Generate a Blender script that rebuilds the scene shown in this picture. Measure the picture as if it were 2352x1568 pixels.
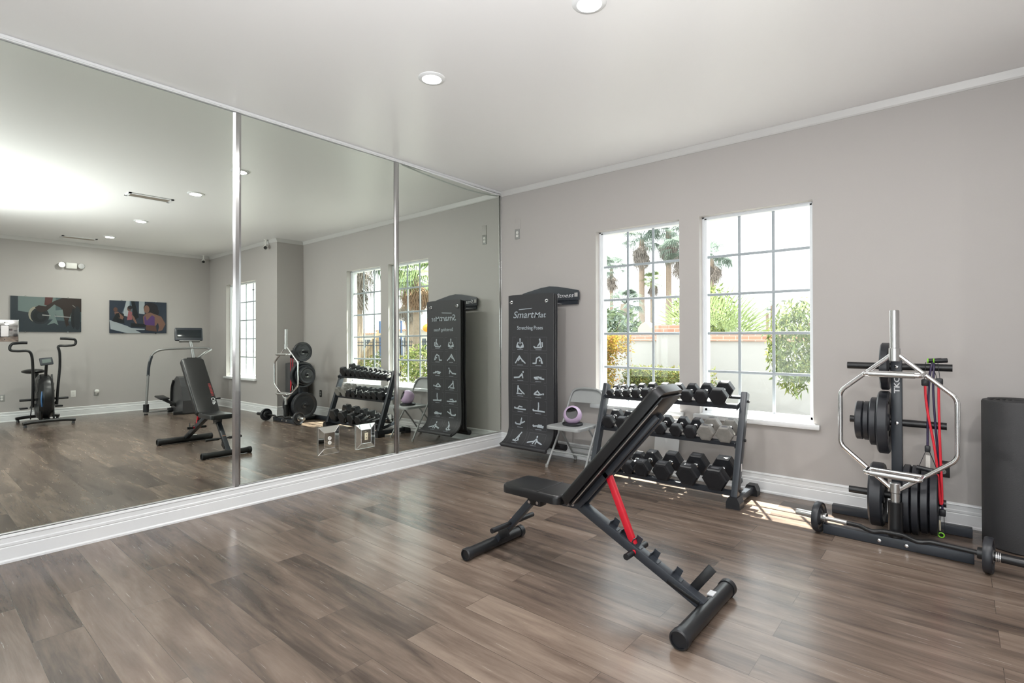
import bpy, bmesh, math, random
from mathutils import Vector, Matrix
for o in list(bpy.data.objects): bpy.data.objects.remove(o)
C = bpy.context.scene
COL = C.collection
PI = math.pi
random.seed(7)

# ------------------------------------------------------------------ camera
cam_d = bpy.data.cameras.new('camera'); cam = bpy.data.objects.new('camera', cam_d); COL.objects.link(cam)
cam.location = (4.29887, -4.86734, 1.33)
cam.rotation_euler = (PI/2 + 0.0084, 0, 0.7034)
cam_d.sensor_width = 36; cam_d.lens = 36*1209.66/2352
cam_d.shift_y = -20.35/2352
cam_d.clip_start = 0.05; cam_d.clip_end = 400
C.camera = cam
# ------------------------------------------------------------------ colour management and daylight
vs = C.view_settings
vs.view_transform = 'Standard'; vs.look = 'None'; vs.gamma = 1; vs.use_curve_mapping = False
vs.exposure = 0.72
w = bpy.data.worlds.new('sky'); C.world = w; w.use_nodes = True
nt = w.node_tree; nt.nodes.clear()
bg = nt.nodes.new('ShaderNodeBackground'); wo = nt.nodes.new('ShaderNodeOutputWorld')
bg.inputs[0].default_value = (0.93, 0.97, 1.0, 1); bg.inputs[1].default_value = 2.3
nt.links.new(bg.outputs[0], wo.inputs[0])
sd = bpy.data.lights.new('sun', 'SUN'); sun = bpy.data.objects.new('sun', sd); COL.objects.link(sun)
sd.energy = 25; sd.angle = 0.009; sd.color = (1, .95, .87)
sun.rotation_euler = Vector((.2275, -.41, -1)).to_track_quat('-Z', 'Y').to_euler()

def area(name, loc, direction, sx, sy, power, color=(1, 1, 1)):
    d = bpy.data.lights.new(name, 'AREA'); d.shape = 'RECTANGLE'; d.size = sx; d.size_y = sy
    d.energy = power; d.color = color
    o = bpy.data.objects.new(name, d); COL.objects.link(o); o.location = loc
    o.rotation_euler = Vector(direction).to_track_quat('-Z', 'Z').to_euler()
    return o
# sky portals (they only guide the sampling of the sky through the seen windows and two added back ones)
for loc, dr, sx, sz in (((2.2, -9.05, 1.3), (0, 1, 0), 2.8, 2.3), ((5.8, -9.05, 1.3), (0, 1, 0), 2.8, 2.3), ((1.806, .2, 1.53), (0, -1, 0), .93, 1.86),
                        ((2.926, .2, 1.53), (0, -1, 0), .94, 1.86), ((6.305, -.29, 1.53), (0, -1, 0), 1.34, 1.86)):
    area('sky_portal', loc, dr, sx, sz, 1).data.cycles.is_portal = True
# the photographer's flash sits just above the camera
fd = bpy.data.lights.new('camera_flash', 'POINT'); fl = bpy.data.objects.new('camera_flash', fd); COL.objects.link(fl)
fd.energy = 45; fd.shadow_soft_size = .05; fl.location = (4.23, -4.88, 1.72)

# its head is turned up, so most of its light bounces off the ceiling
bd = bpy.data.lights.new('bounce_flash', 'SPOT'); bl = bpy.data.objects.new('bounce_flash', bd); COL.objects.link(bl)
bd.energy = 340; bd.spot_size = math.radians(160); bd.spot_blend = 1; bd.shadow_soft_size = .05; bl.location = (4.35, -5.0, 1.62)
bl.rotation_euler = Vector((-.30, .30, 1)).to_track_quat('-Z', 'Y').to_euler(); bd.color = (.97, .985, 1)

# ------------------------------------------------------------------ materials
MATS = {}
def mat(name, col, rough=.5, metal=0, bump=0, bscale=60, var=0, vscale=8, spec=.5, coat=0, emit=None, estr=0, trans=0, sheen=0):
    if name in MATS: return MATS[name]
    m = bpy.data.materials.new(name); m.use_nodes = True; n = m.node_tree; b = n.nodes['Principled BSDF']
    b.inputs['Base Color'].default_value = (*col, 1); b.inputs['Roughness'].default_value = rough
    b.inputs['Metallic'].default_value = metal; b.inputs['Specular IOR Level'].default_value = spec
    b.inputs['Coat Weight'].default_value = coat
    if trans: b.inputs['Transmission Weight'].default_value = trans
    if emit: b.inputs['Emission Color'].default_value = (*emit, 1); b.inputs['Emission Strength'].default_value = estr
    if bump or var:
        tc = n.nodes.new('ShaderNodeTexCoord')
        if bump:
            t = n.nodes.new('ShaderNodeTexNoise'); t.inputs['Scale'].default_value = bscale; t.inputs['Detail'].default_value = 3
            n.links.new(tc.outputs['Object'], t.inputs['Vector'])
            bp = n.nodes.new('ShaderNodeBump'); bp.inputs['Strength'].default_value = bump; bp.inputs['Distance'].default_value = .002
            n.links.new(t.outputs['Fac'], bp.inputs['Height']); n.links.new(bp.outputs['Normal'], b.inputs['Normal'])
        if var:
            t2 = n.nodes.new('ShaderNodeTexNoise'); t2.inputs['Scale'].default_value = vscale; t2.inputs['Detail'].default_value = 4
            n.links.new(tc.outputs['Object'], t2.inputs['Vector'])
            mr = n.nodes.new('ShaderNodeMapRange'); mr.inputs[3].default_value = 1-var; mr.inputs[4].default_value = 1+var
            n.links.new(t2.outputs['Fac'], mr.inputs[0])
            mx = n.nodes.new('ShaderNodeVectorMath'); mx.operation = 'SCALE'; mx.inputs[0].default_value = col
            n.links.new(mr.outputs[0], mx.inputs['Scale']); n.links.new(mx.outputs[0], b.inputs['Base Color'])
    MATS[name] = m; return m

def leafmat(name, col):
    if name in MATS: return MATS[name]
    m = bpy.data.materials.new(name); m.use_nodes = True; n = m.node_tree; n.nodes.clear()
    d = n.nodes.new('ShaderNodeBsdfDiffuse'); t = n.nodes.new('ShaderNodeBsdfTranslucent'); mx = n.nodes.new('ShaderNodeMixShader')
    o = n.nodes.new('ShaderNodeOutputMaterial'); tc = n.nodes.new('ShaderNodeTexCoord'); ns = n.nodes.new('ShaderNodeTexNoise')
    ns.inputs['Scale'].default_value = 5
    mr = n.nodes.new('ShaderNodeMapRange'); mr.inputs[3].default_value = .6; mr.inputs[4].default_value = 1.4
    sc = n.nodes.new('ShaderNodeVectorMath'); sc.operation = 'SCALE'; sc.inputs[0].default_value = col
    n.links.new(tc.outputs['Object'], ns.inputs['Vector']); n.links.new(ns.outputs['Fac'], mr.inputs[0]); n.links.new(mr.outputs[0], sc.inputs['Scale'])
    n.links.new(sc.outputs[0], d.inputs[0]); n.links.new(sc.outputs[0], t.inputs[0]); mx.inputs[0].default_value = .35
    n.links.new(d.outputs[0], mx.inputs[1]); n.links.new(t.outputs[0], mx.inputs[2]); n.links.new(mx.outputs[0], o.inputs[0])
    MATS[name] = m; return m

def floor_material():
    m = bpy.data.materials.new('vinyl_plank_floor'); m.use_nodes = True; n = m.node_tree; b = n.nodes['Principled BSDF']
    tc = n.nodes.new('ShaderNodeTexCoord')
    br = n.nodes.new('ShaderNodeTexBrick'); br.offset = .37; br.offset_frequency = 2; br.squash = 1
    br.inputs['Scale'].default_value = 1; br.inputs['Brick Width'].default_value = 1.22; br.inputs['Row Height'].default_value = .1785
    br.inputs['Mortar Size'].default_value = .0012; br.inputs['Mortar Smooth'].default_value = .2; br.inputs['Bias'].default_value = 0
    br.inputs['Color1'].default_value = (0, 0, 0, 1); br.inputs['Color2'].default_value = (1, 1, 1, 1); br.inputs['Mortar'].default_value = (.5, .5, .5, 1)
    n.links.new(tc.outputs['Object'], br.inputs['Vector'])
    # per-plank offset for the grain
    off = n.nodes.new('ShaderNodeVectorMath'); off.operation = 'MULTIPLY_ADD'; off.inputs[1].default_value = (7, 13, 5)
    n.links.new(br.outputs['Color'], off.inputs[0]); n.links.new(tc.outputs['Object'], off.inputs[2])
    mp = n.nodes.new('ShaderNodeMapping'); mp.inputs['Scale'].default_value = (.9, 6.5, 1)
    n.links.new(off.outputs[0], mp.inputs['Vector'])
    g = n.nodes.new('ShaderNodeTexNoise'); g.inputs['Scale'].default_value = 1.6; g.inputs['Detail'].default_value = 7; g.inputs['Roughness'].default_value = .62; g.inputs['Distortion'].default_value = .35
    n.links.new(mp.outputs[0], g.inputs['Vector'])
    mp2 = n.nodes.new('ShaderNodeMapping'); mp2.inputs['Scale'].default_value = (3, 70, 1); n.links.new(off.outputs[0], mp2.inputs['Vector'])
    g2 = n.nodes.new('ShaderNodeTexNoise'); g2.inputs['Scale'].default_value = 1.5; g2.inputs['Detail'].default_value = 4; n.links.new(mp2.outputs[0], g2.inputs['Vector'])
    cr = n.nodes.new('ShaderNodeValToRGB'); e = cr.color_ramp.elements
    e[0].position = .28; e[0].color = (.058, .042, .034, 1); e[1].position = .78; e[1].color = (.265, .205, .163, 1)
    k = cr.color_ramp.elements.new(.5); k.color = (.145, .107, .084, 1)
    mixf = n.nodes.new('ShaderNodeMath'); mixf.operation = 'MULTIPLY_ADD'; mixf.inputs[1].default_value = .10; 
    n.links.new(g2.outputs['Fac'], mixf.inputs[0]); 
    mixg = n.nodes.new('ShaderNodeMath'); mixg.operation = 'MULTIPLY_ADD'; mixg.inputs[1].default_value = .90; mixg.inputs[2].default_value = 0
    n.links.new(g.outputs['Fac'], mixg.inputs[0]); n.links.new(mixg.outputs[0], mixf.inputs[2])
    pl = n.nodes.new('ShaderNodeMath'); pl.operation = 'MULTIPLY_ADD'; pl.inputs[1].default_value = .20
    n.links.new(br.outputs['Color'], pl.inputs[0]); 
    sb = n.nodes.new('ShaderNodeMath'); sb.operation = 'SUBTRACT'; sb.inputs[1].default_value = .10; n.links.new(mixf.outputs[0], sb.inputs[0]); n.links.new(sb.outputs[0], pl.inputs[2])
    n.links.new(pl.outputs[0], cr.inputs['Fac'])
    mm = n.nodes.new('ShaderNodeMix'); mm.data_type = 'RGBA'; mm.inputs['B'].default_value = (.035, .026, .02, 1)
    mfac = n.nodes.new('ShaderNodeMath'); mfac.operation = 'MULTIPLY'; mfac.inputs[1].default_value = .7; n.links.new(br.outputs['Fac'], mfac.inputs[0])
    n.links.new(mfac.outputs[0], mm.inputs['Factor']); n.links.new(cr.outputs['Color'], mm.inputs['A'])
    n.links.new(mm.outputs['Result'], b.inputs['Base Color'])
    rr = n.nodes.new('ShaderNodeMapRange'); rr.inputs[3].default_value = .19; rr.inputs[4].default_value = .31
    n.links.new(g2.outputs['Fac'], rr.inputs[0]); n.links.new(rr.outputs[0], b.inputs['Roughness'])
    b.inputs['Specular IOR Level'].default_value = .5
    bp = n.nodes.new('ShaderNodeBump'); bp.inputs['Strength'].default_value = .22; bp.inputs['Distance'].default_value = .0012
    hs = n.nodes.new('ShaderNodeMath'); hs.operation = 'SUBTRACT'; n.links.new(g2.outputs['Fac'], hs.inputs[0]); n.links.new(br.outputs['Fac'], hs.inputs[1])
    n.links.new(hs.outputs[0], bp.inputs['Height']); n.links.new(bp.outputs['Normal'], b.inputs['Normal'])
    return m

def glass_material():
    m = bpy.data.materials.new('window_glass'); m.use_nodes = True; n = m.node_tree; n.nodes.clear()
    t = n.nodes.new('ShaderNodeBsdfTransparent'); g = n.nodes.new('ShaderNodeBsdfGlossy'); g.inputs['Roughness'].default_value = .02
    t.inputs[0].default_value = (.97, .99, .98, 1)
    mx = n.nodes.new('ShaderNodeMixShader'); o = n.nodes.new('ShaderNodeOutputMaterial')
    mx.inputs[0].default_value = .035; n.links.new(t.outputs[0], mx.inputs[1]); n.links.new(g.outputs[0], mx.inputs[2]); n.links.new(mx.outputs[0], o.inputs[0])
    return m

WALL = mat('greige_wall_paint', (.45, .425, .41), .5, bump=.15, bscale=120)
CEIL = mat('ceiling_paint', (.87, .86, .86), .34, bump=.08, bscale=40)
TRIM = mat('white_gloss_trim', (.80, .81, .82), .28)
FLOOR = floor_material()
GLASS = glass_material()
MIRROR = mat('silvered_mirror', (.77, .81, .755), 0.0, 1)
MIRROR_EDGE = mat('dark_mirror_edge', (.03, .05, .04), .2)
CROWN = mat('crown_paint', (.60, .59, .58), .4)
CHROME = mat('chrome', (.82, .82, .83), .12, 1)
STEEL = mat('brushed_steel', (.62, .62, .62), .3, 1)
VINYLF = mat('white_window_vinyl', (.80, .83, .86), .35)
MUNT = mat('backlit_grey_muntin', (.36, .40, .43), .4)  # grey puts the shade of backlit bars into the colour
BLK = mat('black_powder_coat', (.010, .0105, .012), .32)
BLKT = mat('dark_grey_powder_coat', (.030, .035, .044), .34)
RUBBER = mat('black_rubber', (.012, .013, .016), .38, bump=.15, bscale=300)
PLATE = mat('plate_rubber', (.024, .026, .032), .38)
VINYL = mat('black_vinyl_upholstery', (.008, .008, .009), .30, bump=.15, bscale=350)
REDP = mat('red_paint', (.62, .012, .03), .35)
GREYDB = mat('worn_grey_enamel', (.21, .20, .185), .45, var=.25, vscale=30)
MATM = mat('charcoal_foam_mat', (.030, .030, .034), .55, bump=.3, bscale=400)
PRINT = mat('pale_grey_print', (.42, .47, .51), .6)
PRINTW = mat('white_print', (.75, .76, .78), .5)
PRINTD = mat('dim_grey_print', (.10, .10, .11), .6)
CHAIRM = mat('grey_chair_enamel', (.32, .33, .33), .32)
WHITEP = mat('white_plastic', (.80, .79, .76), .4)
GREYP = mat('grey_plastic', (.30, .30, .29), .4)
DARKH = mat('dark_slot', (.02, .02, .02), .6)
LILAC = mat('lilac_plastic', (.56, .42, .60), .3)
LIME = mat('lime_rubber', (.28, .75, .05), .4)
REDR = mat('red_latex', (.75, .03, .05), .35)
PURPR = mat('dark_purple_latex', (.035, .025, .07), .4)
WEB = mat('black_webbing', (.012, .013, .018), .7)
FOAM = mat('black_foam_roll', (.034, .034, .036), .6, bump=.5, bscale=180)
LIGHTM = mat('lamp_diffuser', (1, 1, 1), .5, emit=(1, .98, .94), estr=14)
ORANGEL = mat('orange_sticker', (.75, .38, .25), .5)

# ------------------------------------------------------------------ mesh builder
class MB:
    def __init__(s): s.v = []; s.f = []; s.m = []; s.mi = 0
    def add(s, vs_, fs):
        b = len(s.v); s.v += [Vector(v) for v in vs_]; s.f += [tuple(b+i for i in f) for f in fs]; s.m += [s.mi]*len(fs); return s
    def box(s, c, size, rot=None, bevel=0, seg=2):
        bm = bmesh.new(); bmesh.ops.create_cube(bm, size=1)
        for v in bm.verts: v.co = Vector((v.co.x*size[0], v.co.y*size[1], v.co.z*size[2]))
        if bevel > 0: bmesh.ops.bevel(bm, geom=bm.edges[:], offset=min(bevel, min(size)*.49), segments=seg, profile=.5, affect='EDGES')
        R = rot if rot is not None else Matrix.Identity(3)
        s.add([R @ v.co + Vector(c) for v in bm.verts], [[v.index for v in f.verts] for f in bm.faces]) if bm.verts.index_update() is None else 0
        bm.free(); return s
    def bb(s, a, b, bevel=0):
        return s.box([(a[i]+b[i])/2 for i in range(3)], [abs(b[i]-a[i]) for i in range(3)], bevel=bevel)
    def beam(s, p0, p1, wdt, hgt, up=(0, 0, 1), bevel=.003):
        p0 = Vector(p0); p1 = Vector(p1); d = p1-p0; L = d.length; d.normalize(); u = Vector(up)
        sd_ = d.cross(u)
        if sd_.length < 1e-4: sd_ = d.cross(Vector((0, 1, 0)))
        sd_.normalize(); u = sd_.cross(d)
        R = Matrix((d, sd_, u)).transposed()
        return s.box((p0+p1)/2, (L, wdt, hgt), R, bevel)
    def ring(s, c, u, v, r, n): return [c + u*(r*math.cos(2*PI*i/n)) + v*(r*math.sin(2*PI*i/n)) for i in range(n)]
    def cyl(s, p0, p1, r0, r1=None, n=20, cap=True):
        if r1 is None: r1 = r0
        p0 = Vector(p0); p1 = Vector(p1); d = (p1-p0).normalized(); u = d.orthogonal().normalized(); v = d.cross(u)
        a = s.ring(p0, u, v, r0, n)+s.ring(p1, u, v, r1, n); fs = [(i, (i+1) % n, n+(i+1) % n, n+i) for i in range(n)]
        if cap: fs += [tuple(range(n))[::-1], tuple(range(n, 2*n))]
        return s.add(a, fs)
    def lathe(s, o, axis, prof, n=28):
        o = Vector(o); d = Vector(axis).normalized(); u = d.orthogonal().normalized(); v = d.cross(u); vs_ = []; fs = []
        for (r, h) in prof: vs_ += s.ring(o+d*h, u, v, max(r, 1e-5), n)
        for k in range(len(prof)-1):
            for i in range(n): fs.append((k*n+i, k*n+(i+1) % n, (k+1)*n+(i+1) % n, (k+1)*n+i))
        return s.add(vs_, fs)
    def tube(s, pts, r, n=12, closed=False, smooth=0, cap=True, flat=1.0):
        pts = [Vector(p) for p in pts]
        if smooth:
            q = []; N = len(pts)
            for i in range(N if closed else N-1):
                p0 = pts[(i-1) % N] if closed or i > 0 else pts[i]; p1 = pts[i]; p2 = pts[(i+1) % N]; p3 = pts[(i+2) % N] if closed or i+2 < N else p2
                for k in range(smooth):
                    t = k/smooth; q.append(.5*((2*p1)+(p2-p0)*t+(2*p0-5*p1+4*p2-p3)*t*t+(3*p1-p0-3*p2+p3)*t**3))
            if not closed: q.append(pts[-1])
            pts = q
        N = len(pts); u = None; vs_ = []
        for i in range(N):
            if closed: d = pts[(i+1) % N]-pts[i-1]
            else: d = pts[min(i+1, N-1)]-pts[max(i-1, 0)]
            d.normalize()
            if u is None: u = d.orthogonal().normalized()
            else: u = (u-d*u.dot(d)).normalized()
            v = d.cross(u); rr = r[i] if isinstance(r, (list, tuple)) else r
            vs_ += [pts[i]+u*(rr*math.cos(2*PI*k/n))+v*(rr*flat*math.sin(2*PI*k/n)) for k in range(n)]
        fs = []
        for i in range(N if closed else N-1):
            j = (i+1) % N
            for k in range(n): fs.append((i*n+k, i*n+(k+1) % n, j*n+(k+1) % n, j*n+k))
        if cap and not closed: fs += [tuple(range(n))[::-1], tuple((N-1)*n+k for k in range(n))]
        return s.add(vs_, fs)
    def prism(s, poly, o, u, v, depth):
        o = Vector(o); u = Vector(u); v = Vector(v); nn = u.cross(v).normalized(); n = len(poly)
        a = [o+u*p[0]+v*p[1] for p in poly]; b = [p+nn*depth for p in a]
        return s.add(a+b, [tuple(range(n))[::-1], tuple(range(n, 2*n))]+[(i, (i+1) % n, n+(i+1) % n, n+i) for i in range(n)])
    def ball(s, c, r, n=20, sc=(1, 1, 1)):
        k = n//2; vs_ = []; fs = []
        for i in range(k+1):
            a = PI*i/k
            for j in range(n):
                b = 2*PI*j/n; vs_.append(Vector(c)+Vector((r*sc[0]*math.sin(a)*math.cos(b), r*sc[1]*math.sin(a)*math.sin(b), r*sc[2]*math.cos(a))))
        for i in range(k):
            for j in range(n): fs.append((i*n+j, (i+1)*n+j, (i+1)*n+(j+1) % n, i*n+(j+1) % n))
        return s.add(vs_, fs)
    def build(s, name, mats, parent=None, kind=None, label=None, cat=None, group=None, smooth=True, merge=True):
        if not isinstance(mats, (list, tuple)): mats = [mats]
        o0 = Vector((0, 0, 0))
        if parent is not None:
            q = parent
            while q is not None: o0 += q.location; q = q.parent
        me = bpy.data.meshes.new(name); loc = Vector((0, 0, 0))
        if parent is None and kind != 'structure' and s.v:
            xs = [v.x for v in s.v]; ys = [v.y for v in s.v]; loc = Vector(((min(xs)+max(xs))/2, (min(ys)+max(ys))/2, min(v.z for v in s.v)))
        me.from_pydata([v-o0-loc for v in s.v], [], s.f)
        for mm in mats: me.materials.append(mm)
        me.polygons.foreach_set('material_index', s.m)
        if merge:
            bm = bmesh.new(); bm.from_mesh(me); bmesh.ops.remove_doubles(bm, verts=bm.verts, dist=1e-6)
            bmesh.ops.recalc_face_normals(bm, faces=bm.faces); bm.to_mesh(me); bm.free()
        if smooth:
            me.polygons.foreach_set('use_smooth', [True]*len(me.polygons)); me.set_sharp_from_angle(angle=math.radians(38))
        me.update()
        o = bpy.data.objects.new(name, me); COL.objects.link(o); o.location = loc
        if parent is not None: o.parent = parent
        tag(o, label, cat, group, kind); return o

def tag(o, label=None, cat=None, group=None, kind=None):
    if label: o['label'] = label
    if cat: o['category'] = cat
    if group: o['group'] = group
    if kind: o['kind'] = kind
    return o
def thing(name, label, cat, loc, group=None, kind=None):
    o = bpy.data.objects.new(name, None); COL.objects.link(o); o.location = loc; o.empty_display_size = .1
    return tag(o, label, cat, group, kind)
def rot_y(a): return Matrix.Rotation(a, 3, 'Y')
def rot_z(a): return Matrix.Rotation(a, 3, 'Z')
def rot_x(a): return Matrix.Rotation(a, 3, 'X')

def text_mb(mb, body, o, u, v, size, shear=0, width=None, depth=.001, bold=0, align='LEFT', spacing=1):
    cu = bpy.data.curves.new('lettering', 'FONT'); cu.body = body; cu.size = 1; cu.shear = shear; cu.offset = bold; cu.align_x = align
    cu.space_character = spacing; cu.resolution_u = 3
    ob = bpy.data.objects.new('lettering', cu); COL.objects.link(ob)
    dg = bpy.context.evaluated_depsgraph_get(); me = bpy.data.meshes.new_from_object(ob.evaluated_get(dg))
    bpy.data.objects.remove(ob); bpy.data.curves.remove(cu)
    u = Vector(u).normalized(); v = Vector(v).normalized(); nn = u.cross(v); o = Vector(o)
    xs = [p.co.x for p in me.vertices]; sx = size
    if width: sx = width/(max(xs)-min(xs))
    x0 = min(xs) if (width and align == 'LEFT') else 0
    a = [o+u*((p.co.x-x0)*sx)+v*(p.co.y*size)+nn*depth for p in me.vertices]
    mb.add(a, [tuple(f.vertices) for f in me.polygons]); bpy.data.meshes.remove(me)

# ------------------------------------------------------------------ room shell
H = 3.12; XF = 7.8; XJ = 4.80; YJ = -.49; YB = -9.0
MB().bb((-.2, YB-.2, -.1), (XF+.2, .3, 0)).build('floor', FLOOR, kind='structure', smooth=False)
MB().bb((-.2, YB-.2, H), (XF+.2, .3, H+.12)).build('ceiling', CEIL, kind='structure', smooth=False)
MB().bb((-.2, YB-.2, 0), (-.035, .2, H)).build('wall_left', WALL, kind='structure', smooth=False)
WINS = [(1.345, 2.267, .60, 2.455), (2.46, 3.392, .60, 2.455)]
def wall_with_holes(name, x0, x1, ya, yb, holes):
    m = MB(); xs = x0
    for (a, b, z0, z1) in holes:
        m.bb((xs, ya, 0), (a, yb, H)); m.bb((a, ya, 0), (b, yb, z0)); m.bb((a, ya, z1), (b, yb, H)); xs = b
    m.bb((xs, ya, 0), (x1, yb, H)); return m.build(name, WALL, kind='structure', smooth=False, merge=False)
wall_with_holes('wall_front', -.2, XJ+.2, 0, .2, WINS)
MB().bb((XJ, YJ+.2, 0), (XJ+.2, 0, H)).build('wall_return', WALL, kind='structure', smooth=False)
W3 = (5.64, 6.97, .60, 2.455)
wall_with_holes('wall_right_front', XJ, XF+.2, YJ, YJ+.2, [W3])
MB().bb((XF, YB-.2, 0), (XF+.2, YJ, H)).build('wall_right', WALL, kind='structure', smooth=False)
wall_with_holes('wall_back', -.035, XF, YB-.2, YB, [(.8, 3.6, .15, 2.45), (4.4, 7.2, .15, 2.45)])

# skirting: profile swept along straight runs
def baseboard(name, p0, p1, nrm):
    prof = [(0, 0), (.024, 0), (.024, .012), (.016, .02), (.016, .088), (.013, .093), (.016, .098), (.016, .112), (.011, .117), (.011, .145), (.016, .150), (.014, .158), (.006, .164), (0, .164)]
    p0 = Vector(p0); p1 = Vector(p1); nrm = Vector(nrm); m = MB(); k = len(prof)
    m.add([p0+nrm*a+Vector((0, 0, b)) for a, b in prof]+[p1+nrm*a+Vector((0, 0, b)) for a, b in prof],
          [(i, (i+1) % k, k+(i+1) % k, k+i) for i in range(k)]+[tuple(range(k)), tuple(range(k, 2*k))])
    m.build(name, TRIM, kind='structure', smooth=False)
MB().bb((-.035, YB, 0), (.002, 0, .160)).build('trim_1', TRIM, kind='structure', smooth=False)
baseboard('baseboard_left', (.002, YB, 0), (.002, 0, 0), (1, 0, 0))
baseboard('baseboard_front', (0, 0, 0), (XJ, 0, 0), (0, -1, 0))
baseboard('baseboard_return', (XJ, 0, 0), (XJ, YJ, 0), (-1, 0, 0))
baseboard('baseboard_right_front', (XJ-.02, YJ, 0), (XF, YJ, 0), (0, -1, 0))
baseboard('baseboard_right', (XF, YJ, 0), (XF, YB, 0), (-1, 0, 0))
def crown(name, p0, p1, nrm, z0):
    prof = [(0, z0), (.006, z0), (.013, z0+.012), (.016, z0+.022), (.020, z0+.034), (.030, H-.001), (0, H-.001)]
    p0 = Vector(p0); p1 = Vector(p1); nrm = Vector(nrm); m = MB(); k = len(prof)
    m.add([p0+nrm*a+Vector((0, 0, b)) for a, b in prof]+[p1+nrm*a+Vector((0, 0, b)) for a, b in prof],
          [(i, (i+1) % k, k+(i+1) % k, k+i) for i in range(k)]+[tuple(range(k)), tuple(range(k, 2*k))])
    m.build(name, CROWN, kind='structure', smooth=False)
MB().bb((-.035, YB, 3.092), (.004, 0, H-.001)).bb((-.03, YB, 3.098), (.012, 0, 3.112)).build('trim_2', TRIM, kind='structure', smooth=False)
crown('trim_3', (0, 0, 0), (XJ, 0, 0), (0, -1, 0), 3.058)
crown('trim_4', (XJ, 0, 0), (XJ, YJ, 0), (-1, 0, 0), 3.058)
crown('trim_5', (XJ-.02, YJ, 0), (XF, YJ, 0), (0, -1, 0), 3.058)
crown('trim_6', (XF, YJ, 0), (XF, YB, 0), (-1, 0, 0), 3.058)
# bead strip along the top of the last mirror that has come loose and sags
MB().tube([(.008, -1.50, 3.094), (.035, -1.1, 3.074), (.050, -.6, 3.058), (.035, -.25, 3.060), (.010, -.03, 3.074)], .008, smooth=8).build('loose_bead_strip', TRIM, label='thin white bead strip sagging loose along the top of the right-hand mirror', cat='trim strip')

def window(idx, x0, x1, z0, z1, yw, cols, sill_over=.05):
    r = thing('window_%d' % idx, None, None, ((x0+x1)/2, yw+.1, z0), kind='structure')
    f = MB(); yf = yw+.087; yg = yw+.112; fw_ = .038; zb = z0+.02
    for a, b in (((x0, yf, zb), (x0+fw_, yw+.17, z1)), ((x1-fw_, yf, zb), (x1, yw+.17, z1)), ((x0, yf, z1-.026), (x1, yw+.17, z1)), ((x0, yf, zb), (x1, yw+.17, zb+.045))):
        f.bb(a, b, bevel=.002)
    f.bb((x0, yf-.012, zb), (x0+.018, yf, z1)).bb((x1-.018, yf-.012, zb), (x1, yf, z1)).bb((x0, yf-.012, z1-.012), (x1, yf, z1)).bb((x0, yf-.02, zb), (x1, yf, zb+.022))
    f.build('window_frame', VINYLF, r)
    MB().bb((x0+fw_*.8, yg+.012, zb+.03), (x1-fw_*.8, yg+.016, z1-.02)).build('pane', GLASS, r, smooth=False)
    g0, g1 = x0+fw_, x1-fw_
    for k in range(1, cols):
        x = g0+(g1-g0)*k/cols; MB().bb((x-.012, yg-.004, zb+.04), (x+.012, yg+.008, z1-.02), bevel=.003).build('muntin', MUNT, r)
    for z in (2.080, 1.725, 1.365, 1.010):
        MB().bb((g0, yg-.006, z-.012), (g1, yg+.006, z+.012), bevel=.003).build('muntin', MUNT, r)
    MB().bb((x0-.002, yw-.002, z0-.022), (x1+.002, yw+.10, z0+.021)).bb((x0-sill_over, yw-.045, z0-.022), (x1+sill_over, yw-.001, z0+.021), bevel=.008).build('window_sill', TRIM, r)
    return r
for i, (a, b, c, d) in enumerate(WINS): window(i+1, a, b, c, d, 0, 3)
w3 = window(3, *W3, YJ, 4)
sq = MB(); sq.tube([(5.93+.012*k, YJ+.104, 2.30+.010*math.sin(k*2.2)) for k in range(9)], .0045, n=6, smooth=3); sq.build('pane_sticker', DARKH, w3)
for i, (a, b) in enumerate(((.8, 3.6), (4.4, 7.2))):  # two unseen back windows, added to bring more sky light indoors
    r = thing('window_%d' % (i+4), None, None, ((a+b)/2, YB-.1, .15), kind='structure'); f = MB()
    for x in (a, (a+b)/2-.03, b-.06): f.bb((x, YB-.12, .15), (x+.06, YB-.06, 2.45))
    f.bb((a, YB-.12, .15), (b, YB-.06, .21)).bb((a, YB-.12, 2.39), (b, YB-.06, 2.45)); f.build('window_frame', VINYLF, r)
    MB().bb((a+.03, YB-.10, .18), (b-.03, YB-.095, 2.42)).build('pane', GLASS, r, smooth=False)

# ------------------------------------------------------------------ wall mirrors
EPS = .0055
def mx(z): return -(z-.164)*math.tan(EPS)
def mirror_panel(y0, y1, label):
    zb, zt = .166, 3.088; m = MB(); t = .006
    P = [(mx(zb), zb), (mx(zt), zt)]
    vs_ = [(P[0][0], y0, zb), (P[0][0], y1, zb), (P[1][0], y1, zt), (P[1][0], y0, zt)]
    m.add(vs_, [(0, 1, 2, 3)]); m.mi = 1
    bk = [(x-t, y, z) for x, y, z in vs_]
    m.add(vs_+bk, [(0, 4, 5, 1), (1, 5, 6, 2), (2, 6, 7, 3), (3, 7, 4, 0), (7, 6, 5, 4)])
    m.build('wall_mirror', [MIRROR, MIRROR_EDGE], label=label, cat='mirror', group='frameless mirrors lining the left wall', smooth=False, merge=False)
mirror_panel(-1.553, -.008, 'tall frameless wall mirror nearest the room corner, showing the hanging exercise mat')
mirror_panel(-3.090, -1.615, 'middle tall wall mirror carrying two outlet covers near its bottom')
mirror_panel(-4.62, -3.150, 'large wall mirror at the photo left edge, reflecting the exercise machines and wall pictures')
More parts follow.
